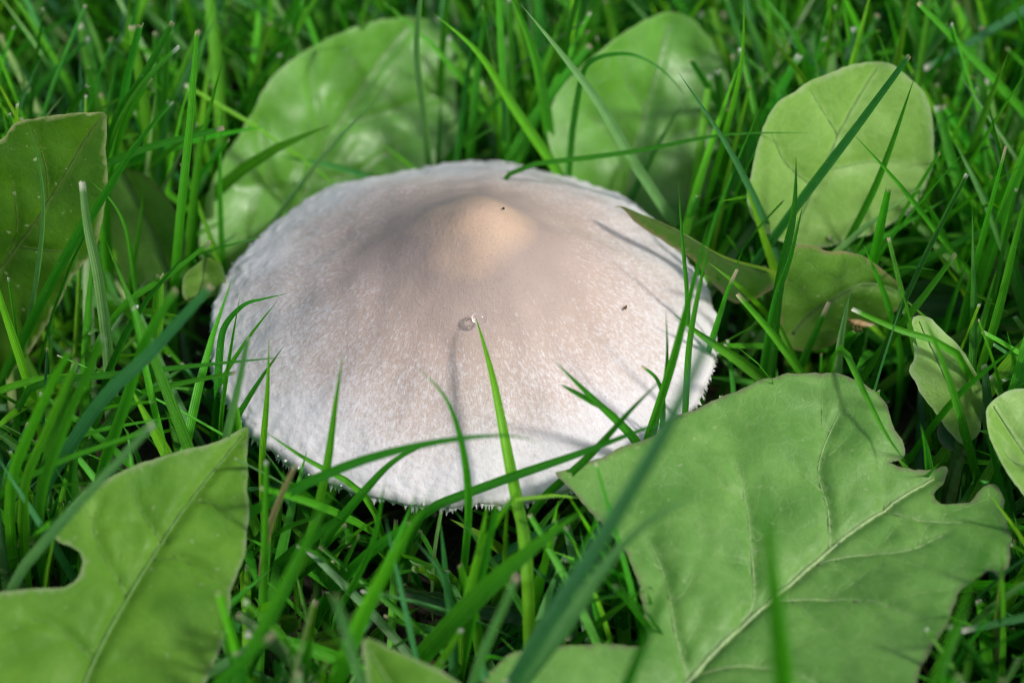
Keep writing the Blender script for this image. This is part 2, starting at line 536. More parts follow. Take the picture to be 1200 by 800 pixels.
def tube(pts, radii, n=6):
    V = []; F = []
    for i, p in enumerate(pts):
        d = pts[min(i + 1, len(pts) - 1)] - pts[max(i - 1, 0)]
        d = d / (np.linalg.norm(d) + 1e-12)
        a = np.cross(d, [0.3, 0.2, 1.0]); a /= np.linalg.norm(a); b = np.cross(d, a)
        for k in range(n):
            t = 2 * math.pi * k / n
            V.append(p + radii[i] * (math.cos(t) * a + math.sin(t) * b))
    for i in range(len(pts) - 1):
        for k in range(n):
            F.append((i * n + k, i * n + (k + 1) % n, (i + 1) * n + (k + 1) % n, (i + 1) * n + k))
    F.append(tuple(range(n))[::-1]); F.append(tuple(range((len(pts) - 1) * n, len(pts) * n)))
    return V, F

def leaf(label, outline, anchors, mat, vmat, midrib=None, veins=(), fold=0.0, wave=0.0015, wave_scale=40, curl=None, serr=0.0004,
         serr_scale=260, smooth_out=4, step=0.0011, mid_r=0.00042, vein_r=0.00022, groove=0.0006, quilt=0.0005, stalk=None, name='leaf', cat='leaf', seed=0, group=None, mask=True, branch=False, fold_mid=0.0):
    """outline in photo pixels, anchors three (px, py, height mm) that fix the leaf's plane"""
    A = [at_z(px, py, z * 0.001) for px, py, z in anchors]
    e1 = A[1] - A[0]; e1 /= np.linalg.norm(e1)
    nrm = np.cross(e1, A[2] - A[0]); nrm /= np.linalg.norm(nrm)
    if nrm @ FWD > 0: nrm = -nrm
    e2 = np.cross(nrm, e1); O = A[0]
    def to2(px, py):
        d = ray(px, py); t = ((O - EYE) @ nrm) / (d @ nrm)
        P = EYE + d * t - O
        return np.array([P @ e1, P @ e2])
    out2 = np.array([to2(*p) for p in outline])
    out2 = resample(crom(out2, max(1, smooth_out), True) if smooth_out else out2, step)
    # uneven, slightly toothed margin
    tn = np.roll(out2, -1, 0) - np.roll(out2, 1, 0); tn /= np.linalg.norm(tn, axis=1)[:, None] + 1e-12
    nn = np.column_stack([-tn[:, 1], tn[:, 0]])
    jit = np.array([noise.noise(Vector((p[0] * serr_scale, p[1] * serr_scale, seed))) + 0.5 * noise.noise(Vector((p[0] * 700, p[1] * 700, seed + 3))) for p in out2])
    out2 = out2 + nn * (jit * serr)[:, None]
    lo, hi = out2.min(0), out2.max(0)
    gx, gy = np.meshgrid(np.arange(lo[0], hi[0], step), np.arange(lo[1], hi[1], step * 0.87))
    gx = gx + (np.arange(gx.shape[0]) % 2)[:, None] * step * 0.5
    G = np.column_stack([gx.ravel(), gy.ravel()])
    G = G[in_poly(G, out2)]
    od = np.min(np.linalg.norm(G[:, None, :] - out2[None, ::1, :], axis=2), axis=1) if len(G) * len(out2) < 2.5e7 else seg_dist(G, np.vstack([out2, out2[:1]]))[0]
    G = G[od > step * 0.55]
    pts = [Vector(p) for p in out2] + [Vector(p) for p in G]
    no = len(out2)
    r = geometry.delaunay_2d_cdt(pts, [(i, (i + 1) % no) for i in range(no)], [list(range(no))], 1, 1e-7)
    P2 = np.array([tuple(v) for v in r[0]]); F = r[2]
    mid = None if midrib is None else crom(np.array([to2(*p) for p in midrib]), 8)
    vl = [crom(np.array([to2(*p) for p in v]), 6) for v in veins]
    twig = []                                             # finer side branches of the veins
    if branch:
        rb = random.Random(seed)
        for v in vl + ([mid] if mid is not None else []):
            for q, f in enumerate(np.linspace(0.2, 0.85, 4)):
                i = int(f * (len(v) - 2)); d = v[i + 1] - v[i]; d = d / np.linalg.norm(d)
                a = (1 if q % 2 else -1) * rb.uniform(0.7, 1.2)
                w = np.array([d[0] * math.cos(a) - d[1] * math.sin(a), d[0] * math.sin(a) + d[1] * math.cos(a)])
                ln = rb.uniform(0.005, 0.010); kx = rb.uniform(-0.0015, 0.0015)
                t = np.linspace(0, 1, 7)[:, None]
                ln_pts = v[i] + w * ln * t + d * kx * np.sin(t * 5) + d * ln * 0.35 * t ** 2
                if in_poly(ln_pts, out2).all(): twig.append(ln_pts)
    def disp(P):
        h = np.array([noise.noise(Vector((p[0] * wave_scale, p[1] * wave_scale, seed))) + 0.35 * noise.noise(Vector((p[0] * wave_scale * 3, p[1] * wave_scale * 3, seed + 1))) for p in P]) * wave
        vm = np.zeros(len(P)); dmin = np.full(len(P), 0.006)
        if mid is not None:
            d, t, s = seg_dist(P, mid)
            h += fold * (np.sqrt(d * d + 0.0015 ** 2) - fold_mid)
            h -= groove * 1.4 * np.exp(-(d / 0.0011) ** 2)
            vm = np.maximum(vm, np.exp(-(d / 0.0007) ** 2)); dmin = np.minimum(dmin, d)
        for v in vl:
            d, t, s = seg_dist(P, v)
            h -= groove * np.exp(-(d / 0.0009) ** 2) * (1 - 0.6 * t)
            vm = np.maximum(vm, np.exp(-(d / 0.00035) ** 2) * 0.8 * (1 - 0.5 * t)); dmin = np.minimum(dmin, d)
        for v in twig:
            d, t, s = seg_dist(P, v)
            h -= groove * 0.4 * np.exp(-(d / 0.0009) ** 2) * (1 - 0.7 * t)
            dmin = np.minimum(dmin, d + 0.001)
        h += quilt * np.sqrt(dmin / 0.006)
        ex = np.zeros((len(P), 3))
        if curl is not None:
            ex = curl(P, to2)
        return h, vm, ex
    h, vm, ex = disp(P2)
    P3 = O + P2[:, :1] * e1 + P2[:, 1:] * e2 + h[:, None] * nrm + ex
    ed = np.min([np.linalg.norm(P2 - q, axis=1) for q in out2], axis=0)
    edge = np.clip(1 - ed / 0.0007, 0, 1)
    root = empty(name, tuple(P3[np.argmin(P3[:, 2])]))
    tag(root, label, cat, group)
    fl = []
    for f in F:
        a, b, c = P3[f[0]], P3[f[1]], P3[f[2]]
        fl.append(tuple(f) if np.cross(b - a, c - a) @ nrm > 0 else tuple(f)[::-1])
    blade = mesh_obj('leaf_blade', P3, fl, mat, root, uv=P2, floats={'vein': vm, 'edge': edge})
    bvh = BVHTree.FromPolygons([Vector(p) for p in P3], fl)
    def on(line, lift):
        base = O + line[:, :1] * e1 + line[:, 1:] * e2
        q = []
        for b in base:
            hit = bvh.ray_cast(Vector(b + nrm * 0.02), Vector(-nrm))[0]
            q.append((np.array(hit) if hit is not None else b) + nrm * lift)
        return np.array(q)
    if mid is not None:
        q = on(mid, mid_r * 0.1); k = len(q)
        V, F2 = tube(q, [mid_r * (1 - 0.65 * i / (k - 1)) for i in range(k)])
        mr = mesh_obj('midrib', V, F2, vmat, root)
    for v in vl:
        q = on(v, -vein_r * 0.1); k = len(q)
        V, F2 = tube(q, [vein_r * (1 - 0.7 * i / (k - 1)) for i in range(k)], 5)
        mesh_obj('vein', V, F2, vmat, root)
    for v in twig:
        q = on(v, -vein_r * 0.05); k = len(q)
        V, F2 = tube(q, [vein_r * 0.38 * (1 - 0.75 * i / (k - 1)) for i in range(k)], 4)
        mesh_obj('vein', V, F2, vmat, root)
    if stalk is not None:
        px, py, gx_, gy_ = stalk                          # from this pixel on the leaf to this ground spot (mm)
        s0 = to2(px, py); a = on(np.array([s0]), -0.0006)[0]
        b = np.array([gx_ * 0.001, gy_ * 0.001, -0.004])
        c1 = a + (b - a) * 0.45 + np.array([0, 0, 0.004])
        tt = np.linspace(0, 1, 12)[:, None]
        q = (1 - tt) ** 2 * a + 2 * (1 - tt) * tt * c1 + tt ** 2 * b
        V, F2 = tube(q, np.linspace(0.0009, 0.0014, 12), 8)
        mesh_obj('stalk', V, F2, vmat, root)
    if mask: LEAF_MASKS.append((np.array(outline, float), O, nrm))
    return root

M_pale = leaf_material('pale_leaf', (0.165, 0.345, 0.070), (0.080, 0.225, 0.034), (0.23, 0.37, 0.13), edge_col=(0.13, 0.14, 0.07), gloss=0.28, trans=0.24, fleck=0.35, rough=0.5)
M_pale2 = leaf_material('yellowish_pale_leaf', (0.125, 0.275, 0.026), (0.060, 0.180, 0.012), (0.085, 0.21, 0.012), edge_col=(0.2, 0.27, 0.12), gloss=0.16, trans=0.25, fleck=0.3, rough=0.5)
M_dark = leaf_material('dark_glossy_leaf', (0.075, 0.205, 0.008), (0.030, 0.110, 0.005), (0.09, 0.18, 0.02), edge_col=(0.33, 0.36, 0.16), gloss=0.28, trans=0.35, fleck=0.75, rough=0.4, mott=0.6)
M_back = leaf_material('background_leaf', (0.165, 0.42, 0.065), (0.095, 0.30, 0.010), (0.22, 0.40, 0.15), edge_col=(0.2, 0.40, 0.1), gloss=0.55, trans=0.32, rough=0.36)
M_backr = leaf_material('background_lime_leaf', (0.25, 0.45, 0.088), (0.18, 0.36, 0.05), (0.34, 0.52, 0.16), edge_col=(0.32, 0.44, 0.2), gloss=0.4, trans=0.3, rough=0.5)
M_curl = leaf_material('mottled_leaf', (0.20, 0.40, 0.055), (0.11, 0.27, 0.028), (0.30, 0.42, 0.16), edge_col=(0.42, 0.30, 0.17), gloss=0.4, trans=0.35, fleck=0.7, rough=0.45)
M_blue = leaf_material('bluish_leaf', (0.10, 0.22, 0.10), (0.06, 0.15, 0.065), (0.13, 0.22, 0.13), edge_col=(0.2, 0.2, 0.14), gloss=0.45, trans=0.2, rough=0.5)
V_pale = plain_mat('pale_vein', (0.27, 0.40, 0.15), 0.5, 0.2, 900, 0.2)
V_mid = plain_mat('green_vein', (0.15, 0.28, 0.07), 0.5, 0.2, 900, 0.2)
V_groove = plain_mat('sunken_vein', (0.085, 0.20, 0.025), 0.5, 0.2, 900, 0.2)
V_dark = plain_mat('dark_vein', (0.07, 0.14, 0.02), 0.5, 0.2, 900, 0.2)

leaf('big pale green ragged leaf with a light diagonal midrib at the lower right',
     [(650, 567), (700, 548), (760, 520), (800, 492), (850, 470), (905, 450), (960, 443), (1005, 450), (1035, 470), (1046, 496), (1062, 515), (1058, 530), (1040, 536),
      (1072, 541), (1092, 538), (1112, 536), (1110, 552), (1098, 572), (1108, 580), (1138, 582), (1150, 566), (1170, 566), (1178, 592), (1184, 640), (1172, 690), (1158, 676),
      (1140, 690), (1118, 706), (1112, 735), (1088, 770), (1070, 815), (1050, 900), (960, 960), (800, 955), (690, 900), (600, 850), (568, 802), (600, 772), (640, 760), (700, 756), (752, 756), (757, 735), (750, 690),
      (736, 652), (700, 612), (672, 585)],
     [(650, 567, 36), (1110, 560, 36), (860, 800, 29)], M_pale, V_pale,
     midrib=[(740, 880), (800, 795), (870, 722), (950, 650), (1030, 590), (1098, 545)],
     veins=[[(808, 785), (792, 735), (782, 680), (762, 635)], [(870, 722), (885, 690), (882, 640), (876, 590), (862, 545)], [(975, 630), (972, 590), (960, 545), (972, 505), (985, 480)],
            [(905, 690), (960, 690), (1020, 700), (1075, 730)], [(960, 645), (1010, 640), (1060, 640), (1110, 620)], [(1040, 585), (1080, 600), (1130, 605)], [(820, 778), (880, 775), (940, 790), (990, 830)]],
     fold=0.13, wave=0.0034, wave_scale=34, smooth_out=3, serr=0.0006, seed=1, mid_r=0.0008, vein_r=0.00024, groove=0.0009, quilt=0.0011, branch=True, fold_mid=0.022, stalk=(760, 855, 0, -128))

leaf('light green leaf with a rounded bite out of its left edge, lower left corner',
     [(291, 501), (289, 540), (291, 600), (287, 650), (270, 700), (266, 740), (240, 805), (190, 900), (60, 950), (-60, 900), (-90, 790), (-50, 715), (0, 699), (40, 694), (75, 694), (92, 680), (97, 660), (90, 646), (72, 640), (62, 628), (78, 600), (105, 575), (160, 548), (215, 530), (255, 518)],
     [(291, 501, 46), (0, 700, 38), (200, 800, 28)], M_pale2, V_groove,
     midrib=[(80, 850), (110, 775), (150, 700), (190, 635), (235, 570), (284, 510)],
     veins=[[(150, 700), (125, 660), (110, 620), (118, 590)], [(190, 635), (165, 600), (160, 575)], [(180, 655), (220, 660), (262, 690)], [(110, 775), (70, 740), (30, 725)], [(225, 585), (250, 590), (280, 605)]],
     fold=0.10, wave=0.002, wave_scale=35, smooth_out=3, seed=2, groove=0.0008, quilt=0.0009, mid_r=0.0006, stalk=(90, 830, -90, -135), branch=True)

leaf('pointed pale leaf tip poking up at the bottom edge left of centre',
     [(424, 750), (445, 753), (480, 770), (515, 785), (545, 805), (560, 850), (500, 900), (440, 860), (432, 800)],
     [(424, 750, 46), (540, 805, 42), (450, 850, 40)], M_pale2, V_mid, midrib=[(490, 880), (462, 810), (430, 757)], fold=-0.1, wave=0.001, smooth_out=3, seed=3, stalk=(490, 880, -25, -128))

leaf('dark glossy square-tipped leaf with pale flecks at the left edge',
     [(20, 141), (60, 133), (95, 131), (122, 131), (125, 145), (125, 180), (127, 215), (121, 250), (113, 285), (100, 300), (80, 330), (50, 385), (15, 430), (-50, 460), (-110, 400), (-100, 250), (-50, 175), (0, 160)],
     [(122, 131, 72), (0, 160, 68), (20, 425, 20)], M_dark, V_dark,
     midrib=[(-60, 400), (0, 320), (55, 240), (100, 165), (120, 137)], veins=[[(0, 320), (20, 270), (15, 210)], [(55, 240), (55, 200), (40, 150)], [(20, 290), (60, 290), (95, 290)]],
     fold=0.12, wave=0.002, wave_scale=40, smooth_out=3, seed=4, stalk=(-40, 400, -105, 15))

leaf('large bright rounded leaf behind the mushroom, left of centre',
     [(228, 300), (238, 230), (262, 180), (292, 130), (310, 95), (350, 62), (405, 35), (450, 24), (490, 22), (515, 38), (527, 70), (527, 120), (526, 180), (510, 215), (470, 260), (400, 300), (330, 330), (260, 335)],
     [(490, 22, 40), (240, 230, 22), (400, 300, 4)], M_back, V_mid,
     midrib=[(300, 330), (345, 250), (390, 160), (440, 80), (480, 30)], veins=[[(345, 250), (310, 200), (300, 140)], [(385, 170), (365, 120), (360, 75)], [(365, 215), (420, 200), (470, 170)], [(400, 145), (460, 130), (515, 110)]],
     fold=0.16, wave=0.0026, wave_scale=42, smooth_out=4, seed=5, step=0.0013, quilt=0.0014, groove=0.001, branch=True, stalk=(300, 325, -45, 75))

leaf('rounded leaf behind the mushroom, crossed by arching grass, right of centre',
     [(640, 130), (660, 95), (700, 58), (745, 28), (790, 15), (825, 40), (845, 75), (852, 120), (846, 180), (820, 230), (780, 262), (720, 260), (670, 220), (640, 180)],
     [(790, 15, 50), (640, 140, 38), (780, 260, 15)], M_back, V_mid,
     midrib=[(730, 270), (745, 190), (765, 110), (785, 30)], veins=[[(745, 190), (710, 150), (680, 130)], [(745, 190), (790, 160), (830, 150)], [(760, 130), (730, 90), (720, 60)]],
     fold=0.12, wave=0.003, seed=6, step=0.0013, quilt=0.0012, stalk=(732, 262, 35, 95))

leaf('lime green round leaf in the upper right behind a long diagonal blade',
     [(872, 232), (880, 190), (890, 150), (905, 122), (950, 95), (1000, 75), (1035, 73), (1062, 88), (1082, 115), (1090, 150), (1090, 195), (1072, 235), (1040, 262), (1000, 278), (960, 288), (915, 282), (885, 262)],
     [(1030, 73, 66), (875, 230, 46), (1040, 265, 34)], M_backr, V_mid,
     midrib=[(925, 285), (955, 220), (990, 150), (1030, 80)], veins=[[(955, 220), (920, 190), (900, 150)], [(965, 200), (1020, 190), (1075, 190)], [(985, 160), (965, 130), (950, 105)]],
     fold=0.06, wave=0.0018, seed=7, step=0.0013, stalk=(925, 280, 70, 65))

leaf('curled mottled leaf with a brown scorched rim hanging right of the mushroom',
     [(926, 300), (945, 294), (975, 300), (1005, 303), (1035, 318), (1062, 348), (1055, 365), (1030, 380), (1000, 395), (960, 410), (925, 408), (915, 380), (916, 340)],
     [(926, 298, 46), (1062, 348, 34), (930, 405, 21)], M_curl, V_mid, midrib=[(930, 395), (965, 360), (1010, 335), (1055, 348)], fold=-0.15, wave=0.002, wave_scale=60, smooth_out=3, seed=8, serr=0.0006, stalk=(935, 395, 75, 15))

leaf('narrow folded leaf running along the right rim of the mushroom',
     [(722, 238), (745, 241), (790, 262), (820, 280), (870, 287), (905, 293), (928, 300), (920, 322), (880, 335), (850, 325), (820, 300), (785, 280), (750, 258)],
     [(722, 238, 48), (925, 300, 45), (850, 325, 32)], M_curl, V_mid, midrib=[(900, 315), (850, 303), (790, 272), (730, 242)], fold=0.5, wave=0.001, smooth_out=3, seed=9, stalk=(895, 315, 70, 20))

leaf('pointed leaf with nibbled left edge and bright yellowish patch, right side',
     [(1072, 372), (1090, 371), (1108, 388), (1130, 412), (1150, 440), (1160, 462), (1156, 490), (1146, 512), (1128, 520), (1112, 505), (1096, 478), (1080, 458), (1068, 436), (1074, 420), (1070, 395)],
     [(1078, 372, 46), (1158, 470, 31), (1085, 460, 35)], M_backr, V_mid, midrib=[(1130, 512), (1120, 470), (1100, 420), (1080, 376)], fold=-0.25, wave=0.0012, wave_scale=60, smooth_out=3, seed=10, serr=0.0005, stalk=(1130, 508, 100, -30))

leaf('small bluish withered leaf under the pointed leaf, right side',
     [(1092, 455), (1110, 452), (1120, 470), (1124, 500), (1140, 520), (1142, 535), (1115, 528), (1098, 512), (1100, 480)],
     [(1095, 455, 32), (1140, 530, 22), (1100, 515, 24)], M_blue, V_mid, midrib=[(1138, 532), (1115, 500), (1102, 460)], fold=0.2, wave=0.0012, smooth_out=3, seed=11, stalk=(1130, 525, 98, -40))

leaf('smooth oval leaf cut off by the right edge of the picture',
     [(1153, 484), (1165, 468), (1185, 459), (1215, 458), (1250, 480), (1262, 560), (1240, 610), (1205, 592), (1180, 560), (1160, 525)],
     [(1155, 480, 44), (1240, 480, 40), (1205, 600, 34)], M_backr, V_mid, midrib=[(1240, 605), (1215, 550), (1190, 510), (1165, 475)], veins=[[(1215, 550), (1185, 540), (1170, 520)]], fold=0.15, wave=0.001, smooth_out=3, seed=12, stalk=(1235, 595, 122, -70))

leaf('small folded bluish leaf near the right edge above the pointed leaf',
     [(1148, 310), (1165, 306), (1185, 315), (1205, 330), (1230, 360), (1215, 378), (1190, 362), (1168, 340)],
     [(1150, 310, 32), (1225, 355, 28), (1200, 370, 18)], M_blue, V_mid, midrib=[(1215, 372), (1190, 345), (1155, 313)], fold=-0.35, wave=0.0008, smooth_out=3, seed=13, stalk=(1210, 365, 118, 20))

leaf('shaded bluish leaf low in the grass beyond the curled leaf',
     [(1060, 335), (1085, 322), (1120, 330), (1140, 350), (1128, 372), (1095, 375), (1068, 362)],
     [(1060, 335, 22), (1138, 350, 20), (1095, 374, 12)], M_blue, V_mid, midrib=[(1065, 350), (1095, 348), (1136, 350)], fold=0.15, wave=0.0012, smooth_out=3, seed=14, stalk=(1068, 350, 85, 38))

leaf('pale blurred leaf between grass blades left of the mushroom',
     [(118, 215), (140, 196), (175, 205), (205, 235), (222, 275), (215, 315), (180, 335), (140, 320), (120, 270)],
     [(140, 196, 38), (222, 275, 30), (150, 322, 14)], M_pale, V_mid, midrib=[(200, 322), (175, 265), (145, 205)], fold=0.12, wave=0.0015, seed=15, stalk=(195, 318, -70, 50))

leaf('little crumpled bright green leaf beside the left rim of the mushroom',
     [(214, 316), (225, 304), (242, 300), (258, 304), (264, 320), (258, 335), (246, 342), (236, 352), (222, 350), (213, 336)],
     [(218, 312, 36), (262, 315, 34), (236, 352, 24)], M_backr, V_mid, midrib=[(232, 350), (238, 328), (242, 303)], fold=0.35, wave=0.0015, wave_scale=120, smooth_out=3, seed=16, stalk=(232, 348, -62, 22))

leaf('dark bluish toothed leaf lying deep in the grass below the mushroom',
     [(462, 688), (480, 682), (500, 690), (515, 686), (545, 698), (580, 704), (620, 712), (645, 722), (610, 728), (560, 720), (515, 714), (490, 702)],
     [(465, 686, 14), (645, 722, 16), (520, 715, 10)], M_blue, V_mid, midrib=[(470, 688), (540, 706), (638, 721)], fold=0.2, wave=0.0008, smooth_out=2, serr=0.0008, serr_scale=420, seed=17, stalk=(475, 690, -30, -60))

for k, (cx, cy, rr, lab) in enumerate([(388, 748, 20, 'tiny round leaf deep in the grass at the bottom, left of the pale leaf tip'),
                                       (335, 728, 15, 'smallest round leaf, half hidden by stems at the bottom left')]):
    oc = [(cx + rr * math.cos(a) * (1 + 0.1 * math.sin(3 * a)), cy + rr * 0.8 * math.sin(a)) for a in np.linspace(0, 2 * math.pi, 12, endpoint=False)]
    leaf(lab, oc, [(cx - rr, cy, 14), (cx + rr, cy, 15), (cx, cy + rr, 8)], M_pale2, V_mid, midrib=[(cx - rr * 0.8, cy + 3), (cx, cy), (cx + rr * 0.8, cy - 2)], fold=0.1, wave=0.0006, seed=20 + k, step=0.0008, stalk=(cx - rr * 0.7, cy + 3, (cx - 540) / 5.8, -68))

# broad dark leaf lying flat under the big leaf's tip
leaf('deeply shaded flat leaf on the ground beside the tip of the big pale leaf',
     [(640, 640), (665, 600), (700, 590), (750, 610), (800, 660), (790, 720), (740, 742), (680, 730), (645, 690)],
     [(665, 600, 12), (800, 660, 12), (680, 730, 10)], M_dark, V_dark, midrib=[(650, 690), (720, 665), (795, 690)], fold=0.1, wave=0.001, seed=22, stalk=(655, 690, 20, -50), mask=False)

# ------------------------------------------------------------------ grass
DRY = np.array([0.46, 0.38, 0.27]); WHITE_TIP = np.array([0.62, 0.60, 0.55])
TONES = {
    'g': (0.064, 0.295, 0.014),   # fresh green
    'd': (0.034, 0.205, 0.012),   # deep green
    'b': (0.110, 0.380, 0.014),   # bright yellowish green
    'p': (0.155, 0.340, 0.115),   # pale, waxy
    'u': (0.045, 0.195, 0.050),   # bluish
    'w': (0.075, 0.215, 0.095),   # bluish wax bloom
    's': (0.300, 0.240, 0.140),   # straw
}

def blade_geo(path, width, tone, tip='cut', normal=None, twist=0.0, fold=0.22, dry=0.0, nseg=None, wprof=None):
    """a folded grass blade along path (root first): vertices, faces, uv, tint"""
    P = np.asarray(path); n = len(P)
    T = np.gradient(P, axis=0); T /= np.linalg.norm(T, axis=1)[:, None] + 1e-12
    s = np.concatenate([[0], np.cumsum(np.linalg.norm(np.diff(P, axis=0), axis=1))]); L = s[-1]; s = s / L
    nv = np.array(normal, float)
    N0 = nv - (T @ nv)[:, None] * T; N0 /= np.linalg.norm(N0, axis=1)[:, None] + 1e-12
    B0 = np.cross(T, N0)
    ang = twist if np.ndim(twist) else twist * (s - 0.5)
    N1 = N0 * np.cos(ang)[:, None] + B0 * np.sin(ang)[:, None]
    B1 = np.cross(T, N1)
    if tip == 'cut':
        w = np.where(s < 0.6, 1.0, 1.0 - 0.45 * ((s - 0.6) / 0.4) ** 1.5)
    else:
        w = np.where(s < 0.55, 1.0, np.clip(1.0 - ((s - 0.55) / 0.45) ** 1.7, 0.03, 1))
    w = w * np.clip(0.55 + s * 2.2, 0, 1) * width
    us = np.array([-0.5, -0.25, 0.0, 0.25, 0.5]); dz = np.array([1.0, 0.42, 0.0, 0.42, 1.0]) * fold
    V = P[:, None, :] + B1[:, None, :] * (us[None, :, None] * w[:, None, None]) + N1[:, None, :] * (dz[None, :, None] * w[:, None, None])
    if tip == 'cut': V[-1] += T[-1] * (np.array([0.10, 0.35, 0.0, 0.30, 0.15])[:, None] * w[-1])
    V = V.reshape(-1, 3)
    F = [(i * 5 + k, i * 5 + k + 1, (i + 1) * 5 + k + 1, (i + 1) * 5 + k) for i in range(n - 1) for k in range(4)]
    uv = np.column_stack([np.tile(us + 0.5, n), np.repeat(s, 5)])
    c = np.tile(np.array(tone), (n, 1))
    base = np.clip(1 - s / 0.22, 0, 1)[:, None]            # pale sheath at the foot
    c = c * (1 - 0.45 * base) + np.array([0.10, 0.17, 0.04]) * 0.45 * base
    if dry > 0:
        k = np.clip((s * L - (L - dry) + 1e-6) / (dry * 0.4), 0, 1)[:, None]
        c = c * (1 - k) + (WHITE_TIP if random.random() < 0.5 else DRY) * k
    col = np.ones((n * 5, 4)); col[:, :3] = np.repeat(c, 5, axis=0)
    return V, F, uv, col

def clear_of_cap(P, margin=0.0016):
    x = P[:, 0] - CXS * np.clip(P[:, 2] - CZ, 0, 1) / 0.033
    r = np.hypot(x, P[:, 1])
    top = CZ + cap_profile(np.clip((r - margin) / CR, 0, 1)) + margin
    inside = (r < CR + margin) & (P[:, 2] < top) & (P[:, 2] > CZ - 0.006)
    return not inside.any()

hero_count = 0
ALL_PATHS = []
def hero(label, pts, width_px, tone='g', zb=14, lean=0, tip='cut', dry=None, twist=None, yb=None, bend_root=0.0, cat='grass blade', fork=None, facing=None):
    """pts: photo pixels, foot first; zb: height (mm) of the first point; lean: how far (mm) the tip stands behind it"""
    global hero_count
    hero_count += 1
    random.seed(1000 + hero_count)
    pts = np.array(pts, float)
    p0 = at_z(pts[0][0], pts[0][1], zb * 0.001)
    y0 = p0[1] if yb is None else yb * 0.001
    seg = np.concatenate([[0], np.cumsum(np.linalg.norm(np.diff(pts, axis=0), axis=1))]); seg /= seg[-1]
    px = crom(pts, 7)
    sx = np.linspace(0, 1, len(px))
    # keep clear of the cap, and wholly on one side of every leaf it crosses in view
    near = [(poly, O_, n_, in_poly(px, poly) & (sx > 0.22)) for poly, O_, n_ in LEAF_MASKS]
    near = [q for q in near if q[3].any()]
    def lay(shift):
        ys = y0 + lean * 0.001 * sx - shift
        return np.array([at_y(a, b, c) for (a, b), c in zip(px, ys)])
    P = lay(0.0)
    sides = [1] * len(near)
    best = (1e9, 0.0)
    for k in range(64):
        shift = (k * 0.0010 if k < 48 else -(k - 47) * 0.001)
        P = lay(shift)
        bad = 0.0 if clear_of_cap(P) else 1.0
        for (poly, O_, n_, m), sd in zip(near, sides):
            bad += max(0.0, 0.0025 - (((P[m] - O_) @ n_) * sd).min()) * 100
        if (P[:, 2] < 0).any(): bad += 0.3
        if bad < best[0] - 1e-9: best = (bad, shift)
        if bad == 0: break
    shift = best[1]; P = lay(shift)
    if best[0] > 0.05: print('tight:', round(best[0], 2), label)
    P[:, 2] = np.maximum(P[:, 2], 0.001)
    # foot: carry on down to the soil
    if P[0][2] > 0.003:
        t = P[0] - P[2]; t /= np.linalg.norm(t)
        hz = np.array([t[0], t[1], 0]) * P[0][2] * 0.25
        foot = np.array([P[0][0] + hz[0], P[0][1] + hz[1] - 0.001, -0.003])
        c = P[0] + t * P[0][2] * 0.35; c[2] = max(c[2], 0.0)
        tt = np.linspace(0, 1, 6)[:-1][:, None]
        rootp = (1 - tt) ** 2 * foot + 2 * (1 - tt) * tt * c + tt ** 2 * P[0]
        P = np.vstack([rootp, P])
    if dry is None: dry = 0.0013 if tip == 'cut' else 0.0
    if dry > 0:
        dl = P[-1] - P[-2]; ln_ = np.linalg.norm(dl)
        if dry < ln_ * 0.9: P = np.vstack([P[:-1], P[-1] - dl / ln_ * dry, P[-1]])
    dep = np.mean((P - EYE) @ FWD)
    w = width_px / FPX * dep * 1.0
    tc = np.array(TONES[tone]) * np.array([random.uniform(0.88, 1.15), random.uniform(0.9, 1.12), random.uniform(0.85, 1.15)])
    nv = np.array([random.uniform(-0.35, 0.35), -0.62 + random.uniform(-0.2, 0.2), 0.78])
    if facing: nv = np.array(facing, float)
    tw = random.uniform(-0.9, 0.9) if twist is None else twist
    V, F, uv, col = blade_geo(P, w, tc, tip, nv, tw, random.uniform(0.18, 0.38), dry)
    if fork is not None:                                   # a split side prong, torn from the same blade
        q = crom(np.array(fork, float), 6)
        k = np.argmin(np.linalg.norm(px - q[0], axis=1))
        yq = (y0 + lean * 0.001 * sx - shift)[k]
        Q = np.array([at_y(a, b, yq - 0.0006) for a, b in q])
        V2, F2, uv2, col2 = blade_geo(Q, w * 0.55, tc, 'point', nv, 0.2, 0.1, 0)
        F = F + [tuple(i + len(V) for i in f) for f in F2]
        V = np.vstack([V, V2]); uv = np.vstack([uv, uv2]); col = np.vstack([col, col2])
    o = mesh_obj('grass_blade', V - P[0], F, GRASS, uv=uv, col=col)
    o.location = P[0]
    ALL_PATHS.append(P)
    tag(o, label, cat, 'grass blades that stand out around the mushroom')
    return o, P

